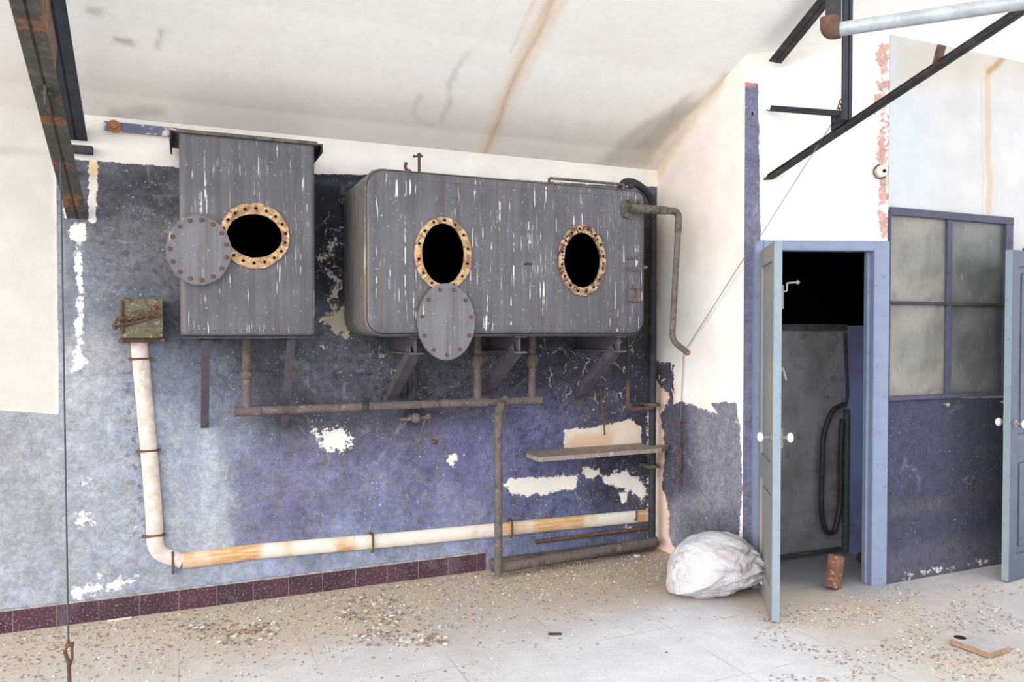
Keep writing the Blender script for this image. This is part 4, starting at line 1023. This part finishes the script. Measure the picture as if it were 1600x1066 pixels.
# ------------------------------------------------------------------ shelf
T = thing('wall_shelf', 'worn grey wooden shelf with a pointed left end fixed low on the back wall', 'shelf', at_y(930, 700, -.15))
sz = at_y(850, 703, -.02).z
def sp(px, py): q = at_z(px, py, sz); return (q.x, min(q.y, -.01))
L0 = at_y(824, 700, -.01).x; F0 = at_z(848, 712, sz); FR = at_z(1034, 700, sz); R0 = xg-.05
fy = -.30
out = [(L0, -.012), (at_y(820, 704, -.08).x, -.10), (at_y(842, 710, fy).x, fy), (at_y(1036, 700, fy).x, fy+.02), (-.012, -.18), (-.012, -.14), (xg-.04, -.14), (xg-.04, -.012)]
b = BM(); vs_ = [b.verts.new((x, y, sz)) for x, y in out]; f = b.faces.new(vs_); r = bmesh.ops.extrude_face_region(b, geom=[f])
for v in r['geom']:
    if isinstance(v, bmesh.types.BMVert): v.co.z -= .028
obj('board', b, M['wood'], T, smooth=False)
b = BM(); xx = at_y(985, 720, 0).x; lbar(b, Vector((xx, -.005, sz-.03)), Vector((xx, -.26, sz-.03)), .03, .005, fb=-1); flat(b, Vector((xx, -.22, sz-.035)), Vector((xx, -.008, sz-.16)), .02, .006); obj('shelf_bracket', b, M['pipe_dark'], T, smooth=False)
b = BM(); p = at_y(985, 742, -.02); sweep(b, [(p.x, -.02, p.z), (xg, -.06, p.z-.005)], .01); tag(obj('wall_rod', b, M['pipe_dark']), 'short dark horizontal rod under the shelf next to the standpipe', 'rod')
# ------------------------------------------------------------------ rusty box, chain, duct
T = thing('switch_box', 'rusty green-brown square box on the wall left of the tall tank', 'electrical box', at_y(220, 530, -.06))
yb = -.11; x0, zt_ = tp_(188, 467, yb); x1, zb_ = tp_(254, 527, yb)
b = BM(); box(b, (x0, yb, zb_), (x1, -.002, zt_), .006); obj('case', b, M['boxrust'], T, smooth=False)
b = BM(); box(b, (x0-.004, yb-.012, zb_-.004), (x1+.004, yb, zt_+.004), .004); obj('lid', b, M['boxrust'], T, smooth=False)
b = BM(); box(b, (x0-.012, -.07, zb_-.03), (x1+.012, -.002, zb_-.004), .005)
for xx in (x0, x1): cyl(b, (xx, -.09, zb_-.02), (xx, -.12, zb_-.02), .013)
obj('bottom_flange', b, M['rust'], T)
b = BM(); cyl(b, (x0+.008, yb-.016, zb_+.02), (x0+.008, yb-.016, zt_-.01), .009); obj('hinge', b, M['rust'], T)
for (a_, c_) in ((.03, .04), (-.03, -.01)):
    pass
b = BM(); 
pts = [(178, 510), (182, 500), (192, 497), (210, 498), (225, 494), (240, 491), (252, 494)]
P3 = [at_y(a_, c_, yb-.03) for a_, c_ in pts]
sweep(b, rounded(P3, .02), .008)
P4 = [at_y(a_, c_, yb-.024) for a_, c_ in ((180, 512), (190, 508), (205, 505), (225, 500), (250, 492))]
sweep(b, rounded(P4, .02), .007)
for i in range(22):
    t_ = i/21; q = P3[0].lerp(P3[-1], t_); k = min(5, int(t_*6)); f_ = t_*6-k; q = P3[k].lerp(P3[k+1], f_)
    ball(b, q+Vector((0, -.006, .004*(-1)**i)), .009, seg=6, sc=(1.3, .8, .9))
ball(b, P4[0], .014)
tag(obj('twisted_cable', b, M['rust']), 'rusty twisted cable slung across the rusty square box', 'cable')
T = thing('duct', 'wide pale duct dropping from the rusty box and turning right along the lower wall', 'duct', at_y(240, 800, -.02))
path = [(217, 533), (225, 620), (234, 720), (241, 812), (243, 866), (285, 878), (400, 866), (560, 850), (640, 842)]
PP = [at_y(a_, c_, -.02) for a_, c_ in path]
hz = .043
def ribbon(pts, hw, t): return None
prof = [(-hz, -.016), (-hz*.8, .016), (-hz*.3, .022), (hz*.3, .022), (hz*.8, .016), (hz, -.016)]
def duct(bm, pts, hw):
    # ribbon swept in the wall plane
    ring = []
    for i, p in enumerate(pts):
        d = (pts[min(i+1, len(pts)-1)]-pts[max(i-1, 0)]); d.y = 0; d.normalize(); n = Vector((-d.z, 0, d.x))
        ring.append([bm.verts.new(Vector((p.x, -.003, p.z))+n*(a_*hw)+Vector((0, -c_, 0))) for a_, c_ in ((-1, 0), (-.92, .012), (-.7, .022), (-.2, .028), (.2, .028), (.7, .022), (.92, .012), (1, 0))])
    for r0, r1 in zip(ring[:-1], ring[1:]):
        for k in range(7): bm.faces.new((r0[k], r0[k+1], r1[k+1], r1[k]))
    bm.faces.new(ring[0]); bm.faces.new(ring[-1])
v_ = rounded(PP[:6], [.1, .1, .1, .14], 8)
dn = lambda l: [x for i, x in enumerate(l) if i == 0 or (x-l[i-1]).length > .004]
b = BM(); duct(b, dn(v_), .044); obj('drop', b, M['conduit'], T)
hpath = [at_y(a_, c_, 0) for a_, c_ in ((285, 877), (400, 862), (620, 843), (860, 820), (1010, 806))]
zl = [h.z for h in hpath]
b = BM(); q_ = []
for i in range(len(hpath)-1):
    for k in range(10): q_.append(hpath[i].lerp(hpath[i+1], k/10))
q_.append(hpath[-1]); duct(b, q_, .046); obj('run', b, M['conduit_rust'], T, label='pale horizontal run streaked with orange rust')
def duct_clamp(px, py, vert):
    p = at_y(px, py, -.03); b = BM()
    if vert: box(b, (p.x-.06, -.034, p.z-.006), (p.x+.06, -.003, p.z+.006), .003)
    else: box(b, (p.x-.006, -.034, p.z-.07), (p.x+.006, -.003, p.z+.055), .003)
    obj('clamp', b, M['rust'], T)
duct_clamp(219, 561, True); duct_clamp(232, 705, True); duct_clamp(240, 838, True); duct_clamp(270, 878, False)
for px, py, lb in ((582, 848, 'rusty hook nail driven through the pale duct left of its middle'), (799, 826, 'rusty hook nail just right of the down pipe on the pale duct'), (993, 800, 'rusty hook nail at the right end of the pale duct')):
    p = at_y(px, py, -.03); b = BM(); sweep(b, rounded([(p.x-.01, -.005, p.z+.055), (p.x, -.045, p.z+.05), (p.x, -.045, p.z-.045), (p.x-.004, -.03, p.z-.06)], .012), .007)
    tag(obj('wall_hook', b, M['rust']), lb, 'hook')
# bar with bolt at the top left
p0 = at_y(163, 196, -.03); p1 = at_y(278, 207, -.03)
T = thing('wall_bar', 'flaking blue and white flat bar beside the tall tank with an orange rusted bolt', 'bar', p0)
b = BM(); flat(b, Vector((p0.x, -.02, p0.z)), Vector((p1.x+.05, -.02, p0.z)), .012, .05, up=Vector((0, 0, 1)))
MB_ = rusty('flaking_bar', K(108, 112, 136), K(222, 214, 204), .5, .56, 9); obj('bar', b, MB_, T, smooth=False)
p = at_y(178, 197, -.04); b = BM(); cyl(b, (p.x, -.025, p.z), (p.x, -.04, p.z), .034); cyl(b, (p.x, -.04, p.z), (p.x, -.06, p.z), .018, seg=6); obj('bolt', b, M['rust_orange'], T, label='orange rusted bolt and washer')
# ------------------------------------------------------------------ left roof truss (plane x = XT, perpendicular to the back wall)
XT = at_y(121, 345, 0).x
def tx(px, py): return at_x(px, py, XT)
ft = Vector((XT, 0, at_y(121, 342, 0).z))
def tpt(y, z, dx=0.): return Vector((XT+dx, y, z))
T = thing('roof_truss', 'rusty riveted steel roof truss dropping to the back wall at the far left', 'roof truss', ft)
bs = .40   # slope of the bottom chord
def chord(name, y0, z0, y1, z1, w, mat, dx, fa=1, fb=1, t=.008):
    b = BM(); lbar(b, Vector((XT+dx, y0, z0)), Vector((XT+dx, y1, z1)), w, t, up=Vector((0, 0, 1)), fa=fa, fb=fb); return obj(name, b, mat, T, smooth=False)
z0_ = ft.z
chord('bottom_chord', -.0, z0_, -2.6, z0_+2.6*bs, .055, M['truss'], .006)
chord('bottom_chord', -.0, z0_, -2.6, z0_+2.6*bs, .055, M['truss'], -.006, fa=-1)
ztop = hceil(-.0)-.16
chord('top_chord', -.02, 2.60, -2.6, hceil(-2.6)-.12, .06, M['truss_dark'], .006)
chord('top_chord', -.02, 2.60, -2.6, hceil(-2.6)-.12, .06, M['truss_dark'], -.006, fa=-1)
bcz = lambda y: z0_-y*bs; tcz = lambda y: 2.60+(-y-.02)*((hceil(-2.6)-.12-2.60)/2.58)
chord('web', -.0, 2.40, -.9, bcz(-.9), .04, M['truss'], 0); chord('web', -.9, bcz(-.9), -.9, tcz(-.9), .045, M['truss'], .0); chord('web', -.9, bcz(-.9), -1.9, tcz(-1.9), .045, M['truss'], .01)
for yy in (-.9, -1.9):
    b = BM(); zz = bcz(yy) if yy == -.9 else tcz(yy); box(b, (XT-.006, yy-.13, zz-.03), (XT+.004, yy+.13, zz+.12), .002)
    for k in range(4): ball(b, (XT+.008, yy-.09+k*.06, zz+.03), .011, seg=6); ball(b, (XT-.01, yy-.09+k*.06, zz+.03), .011, seg=6)
    obj('gusset', b, M['truss'], T, smooth=False)
b = BM(); bmesh.ops.create_icosphere(b, subdivisions=4, radius=1)
for v_ in b.verts:
    n_ = v_.co.copy(); k_ = 1+.55*mn.noise(n_*2.3+Vector((4, 1, 0)))+.3*mn.noise(n_*6); v_.co = Vector((XT+.005+n_.x*.052*k_, min(-.001, -.002+n_.y*.026*k_), ft.z-.03+n_.z*.042*k_))
#; obj('wall_seat', b, M['plaster'], T)
gp = at_x(72, 45, XT); b = BM(); box(b, (XT-.006, gp.y-.22, gp.z-.16), (XT+.004, gp.y+.24, gp.z+.14), .002, rot=Matrix.Rotation(-.45, 3, 'X'))
for k in range(5): ball(b, (XT-.008, gp.y-.15+k*.08, gp.z+.09-k*.045), .013, seg=6)
obj('gusset', b, rusty('rusted_gusset', K(96, 88, 76), K(150, 98, 66), .42, .56, 9, third=K(120, 112, 96)), T, smooth=False)
b = BM(); box(b, (XT-.05, -.05, 2.53), (XT+.08, 0, 2.57), .004); obj('bearing_plate', b, M['truss_dark'], T, smooth=False)
# ------------------------------------------------------------------ right roof truss (plane x = XR)
sD = dpt(1200, 277); XR = sD.x
def rx(px, py): return at_x(px, py, XR)
A0 = rx(1199, 277); A1 = rx(1600, 10)
T = thing('roof_truss', 'black angle-iron roof truss reaching out of the white wall above the door', 'roof truss', A0)
def mem(name, a, b_, w, mat=None, dx=0., fa=1, fb=1, w2=None, ext=.0):
    d = (b_-a); b2 = b_+d*ext; q = BM(); lbar(q, a+Vector((dx, 0, 0)), b2+Vector((dx, 0, 0)), w, .008, up=Vector((0, 0, 1)), fa=fa, fb=fb, w2=w2); return obj(name, q, mat or M['truss_black'], T, smooth=False)
mem('bottom_chord', A0+Vector((0, 0, -.02)), A1+Vector((0, 0, -.02)), .034, fa=-1, dx=-.004); mem('bottom_chord', A0+Vector((0, 0, -.02)), A1+Vector((0, 0, -.02)), .034, dx=.004)
q0 = rx(1212, 98); q1 = rx(1275, 20); mem('top_chord', q0, q1, .05, ext=3.); mem('top_chord', q0, q1, .05, ext=3., fa=-1, dx=-.008)
h0 = rx(1204, 174); h1_ = rx(1312, 183); mem('web', h0, h1_, .035, M['truss_dark'], fb=1)
nd = rx(1326, 188); up_ = Vector((XR, nd.y, tcz(nd.y)+.3)); mem('post', nd, Vector((XR, nd.y, hceil(nd.y)-.03)), .045, M['truss_dark'], fa=1); mem('post', nd, Vector((XR, nd.y, hceil(nd.y)-.03)), .03, M['truss_dark'], fa=-1, dx=-.006)
b = BM(); g_ = rx(1312, 190); box(b, (XR-.004, g_.y-.05, g_.z-.04), (XR+.004, g_.y+.06, g_.z+.05), .001)
for k in range(3): ball(b, (XR-.008, g_.y-.02+k*.03, g_.z), .009, seg=6)
obj('gusset', b, M['truss_dark'], T, smooth=False)
g_ = rx(1468, 85); b = BM(); box(b, (XR-.03, g_.y-.008, g_.z-.05), (XR+.02, g_.y+.004, g_.z+.04), .002, rot=Matrix.Rotation(.3, 3, 'X')); obj('clip', b, M['rust'], T, smooth=False)
# round insulator on the red stripe
p = dpt(1374, 269, 0); b = BM(); cyl(b, p, p+DN*.03, .022); cyl(b, p+DN*.03, p+DN*.035, .036, .030); o = obj('insulator', b, [M['plaster'], M['hole']]); tag(o, 'round porcelain insulator on the red stripe above the door', 'insulator')
b = BM(); q = p+DN*.036+DU*.012; cyl(b, q, q+DN*.003, .011); obj('hole', b, M['hole'], o)
ring = BM(); sweep(ring, [p+DN*.012+(DU*math.cos(a_)+Vector((0, 0, 1))*math.sin(a_))*.042 for a_ in [PI*.55+k*PI*1.2/12 for k in range(13)]], .004); obj('wire_loop', ring, M['rust'], o)
# ------------------------------------------------------------------ grey pipe near top right
P0 = CAM+ray(1296, 48)*3.0; P1 = CAM+ray(1640, -3)*2.62
T = thing('galvanised_pipe', 'pale galvanised pipe crossing the top right corner with a rusty elbow', 'pipe', P0)
d = (P1-P0).normalized(); b = BM(); sweep(b, [P0+d*.04, P1+d*.6], .0265); obj('pipe', b, M['galv'], T)
b = BM(); collar(b, P0+d*.02, d, .038, .045); sweep(b, rounded([P0+d*.04, P0, P0+Vector((0, .0, .05))], .04), .035); obj('elbow', b, M['rust'], T, label='rusty brown elbow')
b = BM(); u2 = P0+Vector((.02, 0, .02)); sweep(b, [u2, Vector((u2.x, u2.y, 3.95))], .029); obj('upright', b, M['pipe_dark'], T, label='dark upright pipe')
# ------------------------------------------------------------------ wires
# left wire hangs from the truss and is tied to a rusty hook
wz = CAM+ray(107, 1008)*3.3; top = at_x(95, 300, XT-.01); top.z = bcz(top.y)
pw = Vector(wz)
T = thing('hanging_wire', 'taut dark wire at the far left, tied to a rusty hook near the floor', 'wire', (pw.x, pw.y, 0))
b = BM(); sweep(b, [pw, top], .0038); obj('wire', b, M['wire'], T)
b = BM(); q = pw
sweep(b, rounded([q+Vector((0, 0, .02)), q+Vector((-.014, 0, -.03)), q+Vector((.0, 0, -.075)), q+Vector((.002, 0, -.16)), q+Vector((0, 0, -.22))], .01), [.006]*2+[.008]*0+[.008]*(len(rounded([q, q+Vector((1,0,0)), q+Vector((2,1,0)), q+Vector((3,0,0)), q+Vector((4,0,0))], .01))-2))
sweep(b, rounded([q+Vector((.016, 0, .01)), q+Vector((.012, 0, -.02)), q+Vector((.014, 0, -.06)), q+Vector((.0, 0, -.10))], .01), .006)
ball(b, q+Vector((.004, 0, .0)), .013, sc=(1.4, 1, .8)); obj('hook', b, M['rust'], T)
# right wire from truss to the door frame, then down the side wall
c_ = rx(1313, 172); w1 = dpt(1184, 376, .04); w2 = at_x(1166, 398, -.05); w3 = at_x(1068, 552, -.02); w4 = at_x(1063, 660, -.02)
b = BM(); sweep(b, [c_, w1], .0022); sweep(b, rounded([w1, w2, w3, w4], .03), .0024)
o = obj('slack_wire', b, M['wire_grey']); tag(o, 'thin slack wire strung from the black truss over the door frame to the side wall', 'wire')
b = BM()
for k in range(5):
    q = rx(1314, 160).lerp(rx(1306, 185), k/4)
    pr = [q+Vector((.0 if k % 2 else .012*math.cos(a_), .012*math.cos(a_) if k % 2 else 0, .016*math.sin(a_))) for a_ in [2*PI*j/10 for j in range(11)]]
    sweep(b, pr, .003, cap=False)
tag(obj('chain', b, M['rust']), 'short rusty chain looped on the black truss post above the door', 'chain')
# turnbuckle rod on the side wall
a = at_x(1062, 658, -.035); e = at_x(1061, 770, -.035)
T = thing('turnbuckle_rod', 'thin rusty rod with a long link on the side wall right of the shelf', 'rod', e)
b = BM(); sweep(b, [a, a.lerp(e, .35)], .006); sweep(b, [a+Vector((0, 0, 0)), a+Vector((0, -.05, .0))], .005); obj('rod', b, M['rust'], T); b = BM(); sweep(b, [a.lerp(e, .64), e], .005); obj('rod', b, M['rust'], T)
b = BM(); q0 = a.lerp(e, .34); q1 = a.lerp(e, .66)
for s in (-1, 1): sweep(b, [q0+Vector((0, s*.014, 0)), q1+Vector((0, s*.014, 0))], .0055)
for q in (q0, q1): cyl(b, q+Vector((0, -.018, 0)), q+Vector((0, .018, 0)), .009)
obj('link', b, M['rust'], T)
# ------------------------------------------------------------------ sack
base = at_z(1131, 938, 0); SX = base.x; SY = base.y+.10
right = Vector((math.cos(YAW), -math.sin(YAW), 0)); fwd = Vector((math.sin(YAW), math.cos(YAW), 0))
b = bmesh.new(); bmesh.ops.create_icosphere(b, subdivisions=6, radius=1)
cs = Vector((SX, SY, 0))
prof_s = [(math.radians(a_), r_) for a_, r_ in ((-180, 1.0), (-158, 1.08), (-143, 1.27), (-125, 1.04), (-90, .86), (-50, .86), (-20, 1.0), (0, 1.02), (25, .98), (60, .98), (90, .98), (130, .93), (160, .95), (180, 1.0))]
pa = [a_ for a_, _ in prof_s]; pr = [r_ for _, r_ in prof_s]
neck = Vector((1.0, -.18, -.1)).normalized()
for v in b.verts:
    n = v.co.normalized()
    th = math.atan2(n.z, n.x); r_ = float(np.interp(th, pa, pr)); k = math.sqrt(max(0, 1-n.y*n.y)); r_ = 1+(r_-1)*k
    dn_ = (n-neck).length
    # folds radiating from the gathered neck
    t1 = (n-neck*n.dot(neck)); ang = math.atan2(t1.dot(Vector((0, 1, 0))), t1.z)
    wob = 2.2*mn.noise(n*1.7)+1.1*mn.noise(n*4)
    top_w = .35+.65*max(0, min(1, (n.z+.35)/.6))
    fold = (abs(math.sin(ang*5.5+wob))-.62)*math.exp(-(dn_/.95)**2)*.21*top_w+(abs(math.sin(ang*12+wob*2))-.6)*math.exp(-(dn_/.65)**2)*.09
    # overlapping flap: a crease running from the upper left to the neck
    cz_ = n.z-.22-.25*(n.x+.2)*-1*.4+.10*mn.noise(n*2.5); fold += .05*math.tanh(cz_*14)*math.exp(-((n.x-.1)/.8)**2)*max(0, -n.y+.3)
    fold += .045*mn.noise(n*2.6+Vector((3, 1, 2)))+.022*mn.noise(Vector((n.x*5+n.z*9, n.y*6, n.z*7-n.x*7)))
    r_ += fold+.10*math.exp(-(dn_/.28)**2)
    p = n*r_
    q = right*(p.x*.268)+fwd*(p.y*.23)+Vector((0, 0, p.z*.205+.178))
    if q.z < .012: q.z = .004+.3*max(0, q.z+.03)*.1
    v.co = cs+q
o = obj('sack', b, M['sack']); tag(o, 'full white cloth sack slumped on the floor beside the open door', 'sack')
b = BM(); nk = cs+right*.275+fwd*(-.05)+Vector((0, 0, .165))
for j, (dx, dz, l_) in enumerate(((.015, -.02, .13), (.0, -.03, .10), (-.02, .0, .09), (.03, .02, .07))):
    s_ = nk+right*(-.03)+Vector((0, 0, dz*.3)); e_ = nk+right*dx+fwd*(.012*j-.03)+Vector((0, 0, -l_+.02))
    m_ = s_.lerp(e_, .4)+right*.03+Vector((0, 0, .02)); pts = rounded([s_, m_, e_], .03); sweep(b, pts, list(np.interp(np.linspace(0, 1, len(pts)), [0, .3, .8, 1], [.014, .016, .026, .018])))
obj('tied_end', b, M['sack'], o)
b = BM(); sweep(b, [nk+right*(-.012)+(Vector((0, 0, 1))*math.cos(a_)+fwd*math.sin(a_))*.024 for a_ in [2*PI*k/12 for k in range(13)]], .005, cap=False); obj('tie_cord', b, M['pipe_dark'], o)
# ------------------------------------------------------------------ closet contents
def cb(px, py, off=.05): return at_y(px, py, YB-off)
b = BM(); top_ = cb(1312, 512, .06); bt = cb(1318, 868, .08)
T = thing('closet_pipe', 'dark green upright pipe with a looped black hose inside the closet', 'pipe', (bt.x, bt.y, 0))
b = BM(); sweep(b, [(cb(1321, 660).x, YB-.06, .02), (cb(1321, 660).x, YB-.06, cb(1321, 640, .06).z)], .022); obj('pipe', b, rusty('green_pipe', K(66, 78, 78), K(54, 60, 62)), T)
b = BM(); xx = cb(1321, 650, .06).x; zz = cb(1321, 650, .06).z
for k in range(4): collar(b, (xx, YB-.06, zz-.06+k*.04), (0, 0, 1), .030, .035)
obj('valve', b, M['hose'], T)
b = BM(); sweep(b, rounded([(xx, YB-.06, zz+.08), (xx+.02, YB-.06, zz+.14), (xx-.0, YB-.05, LZ-.05)], .05), .010); obj('upper_pipe', b, M['hose'], T)
pts = [(1318, 632), (1300, 640), (1286, 680), (1284, 740), (1283, 800), (1290, 832), (1304, 834), (1313, 790), (1314, 700), (1316, 655)]
b = BM(); sweep(b, rounded([at_y(a_, c_, YB-.09) for a_, c_ in pts], .06), .017); obj('hose', b, M['hose'], T, label='black looped rubber hose')
b = BM(); a_ = at_z(1222, 884, .03); e_ = at_z(1300, 868, .03); sweep(b, [(a_.x-.2, YB-.03, .03), (cb(1316, 866).x, YB-.03, .03)], .014); tag(obj('closet_floor_pipe', b, M['pipe_dark']), 'thin dark pipe lying along the foot of the closet back wall', 'pipe')
p = at_z(1310, 922, 0); R = Matrix.Rotation(.27, 3, 'Y') @ Matrix.Rotation(-.10, 3, 'X') @ Matrix.Rotation(.35, 3, 'Z')
b = BM(); box(b, (p.x-.05, p.y-.035+.03, .004), (p.x+.05, p.y+.035+.03, .205), .012, rot=R); o = obj('brown_block', b, M['brick']); tag(o, 'worn brown brick standing tilted on the closet threshold', 'brick')
p = at_z(1350, 880, 0); b = BM(); ball(b, (p.x, p.y, .04), .045, sc=(1.2, 1, .8)); cyl(b, (p.x-.05, p.y, .03), (p.x+.07, p.y+.02, .07), .018)
tag(obj('pipe_fitting', b, M['pipe_dark']), 'dark pipe fitting on the closet floor behind the right door jamb', 'pipe fitting')
# ------------------------------------------------------------------ board on the floor
A_ = [at_z(a, c, .03) for a, c in ((1484, 999), (1513, 991), (1579, 1011), (1546, 1021))]
b = BM(); lo = [b.verts.new((v.x, v.y, .006)) for v in A_]; hi = [b.verts.new((v.x, v.y, .032)) for v in A_]
b.faces.new(lo[::-1]).material_index = 1; b.faces.new(hi)
for k in range(4): b.faces.new((lo[k], lo[(k+1) % 4], hi[(k+1) % 4], hi[k])).material_index = 1
q = A_[0].lerp(A_[2], .22)+Vector((0, .0, 0)); cyl(b, (q.x+.02, q.y+.03, .031), (q.x+.02, q.y+.03, .0335), .028, mi=2)
tag(obj('wood_board', b, [M['plank'], M['woodedge'], M['hole']], smooth=False), 'short white-topped plank with raw wood edge lying on the floor at lower right', 'plank')
p = at_z(187, 969, 0); b = BM(); box(b, (p.x-.06, p.y-.012, .001), (p.x+.06, p.y+.012, .008), .002, rot=Matrix.Rotation(.05, 3, 'Z')); tag(obj('plaster_strip', b, M['plaster']), 'thin pale strip of plaster lying against the maroon skirting at left', 'plaster piece')
p = at_z(867, 992, 0); b = BM(); box(b, (p.x-.035, p.y-.012, .001), (p.x+.035, p.y+.012, .007), .003, rot=Matrix.Rotation(-.4, 3, 'Z')); tag(obj('metal_scrap', b, M['pipe_dark']), 'small dark metal scrap lying alone in the middle of the floor', 'scrap')
p = at_z(995, 870, 0); b = BM(); box(b, (p.x-.02, p.y-.015, .001), (p.x+.02, p.y+.015, .014), .004); tag(obj('plaster_chip', b, M['plaster']), 'white plaster chip on the floor near the corner by the floor pipe', 'plaster piece')
b = BM()
for k in range(9):
    p = at_z(362+k*6, 991-k*.9, 0); ball(b, (p.x, p.y+random.uniform(-.02, .02), .008), random.uniform(.009, .017), seg=6, sc=(1.4, 1, .6))
tag(obj('rubble', b, M['woodedge']), 'short trail of tan crumbs on the floor at left', 'rubble', kind='stuff')
# scattered flakes
def flakes(batches, mats, name, label):
    verts = []; faces = []; mi = []
    for fn, smin, smax in [(f_, a_, b_) for n_, f_, a_, b_ in batches for _ in range(n_)]:
        x, y = fn(); s = random.uniform(smin, smax); a0 = random.uniform(0, 6.28); h = s*random.uniform(.12, .5); m = random.randint(3, 5)
        st = len(verts); tx_, ty_ = random.uniform(-.3, .3), random.uniform(-.3, .3)
        for lv in (0, 1):
            for j in range(m):
                a = a0+2*PI*j/m; r = s*random.uniform(.6, 1); px_, py_ = r*math.cos(a), r*math.sin(a); verts.append((x+px_, y+py_, .0005+lv*h+max(0, (px_*tx_+py_*ty_))))
        faces.append([st+m+j for j in range(m)]); mm = random.randrange(len(mats)); mi.append(mm)
        for j in range(m): faces.append([st+j, st+(j+1) % m, st+m+(j+1) % m, st+m+j]); mi.append(mm)
    me = bpy.data.meshes.new(name); me.from_pydata(verts, [], faces); me.polygons.foreach_set('material_index', mi)
    for m_ in mats: me.materials.append(m_)
    o = link(bpy.data.objects.new(name, me)); tag(o, label, 'debris', kind='stuff')
def near_wall():
    while True:
        x = random.uniform(-4.2, .0); y = -abs(random.gauss(0, .55))-.04
        if y > -2.6 and (Vector((x-SX, y-SY)).length > .36): return x, y
def near_door():
    while True:
        p = at_z(random.uniform(1180, 1600), random.uniform(915, 1066), 0)
        if p.y < -1.3 and mn.noise(Vector((p.x*3, p.y*3, 0))) > -.1: return p.x, p.y
FM = [M['plaster'], M['wood'], rusty('brown_flake', K(150, 128, 110), K(176, 158, 140)), rusty('tan_flake', K(200, 184, 166), K(170, 146, 124)), rusty('grey_flake', K(204, 204, 206), K(170, 168, 168))]
def mid():
    while True:
        p = at_z(random.uniform(250, 700), random.uniform(930, 1010), 0)
        if mn.noise(Vector((p.x*2.5, p.y*2.5, 3))) > .0 and p.y < -.1: return p.x, p.y
flakes([(5200, near_wall, .003, .010), (1800, near_door, .003, .010), (420, mid, .008, .020)], FM, 'paint_flakes', 'loose paint flakes and grit scattered over the floor')
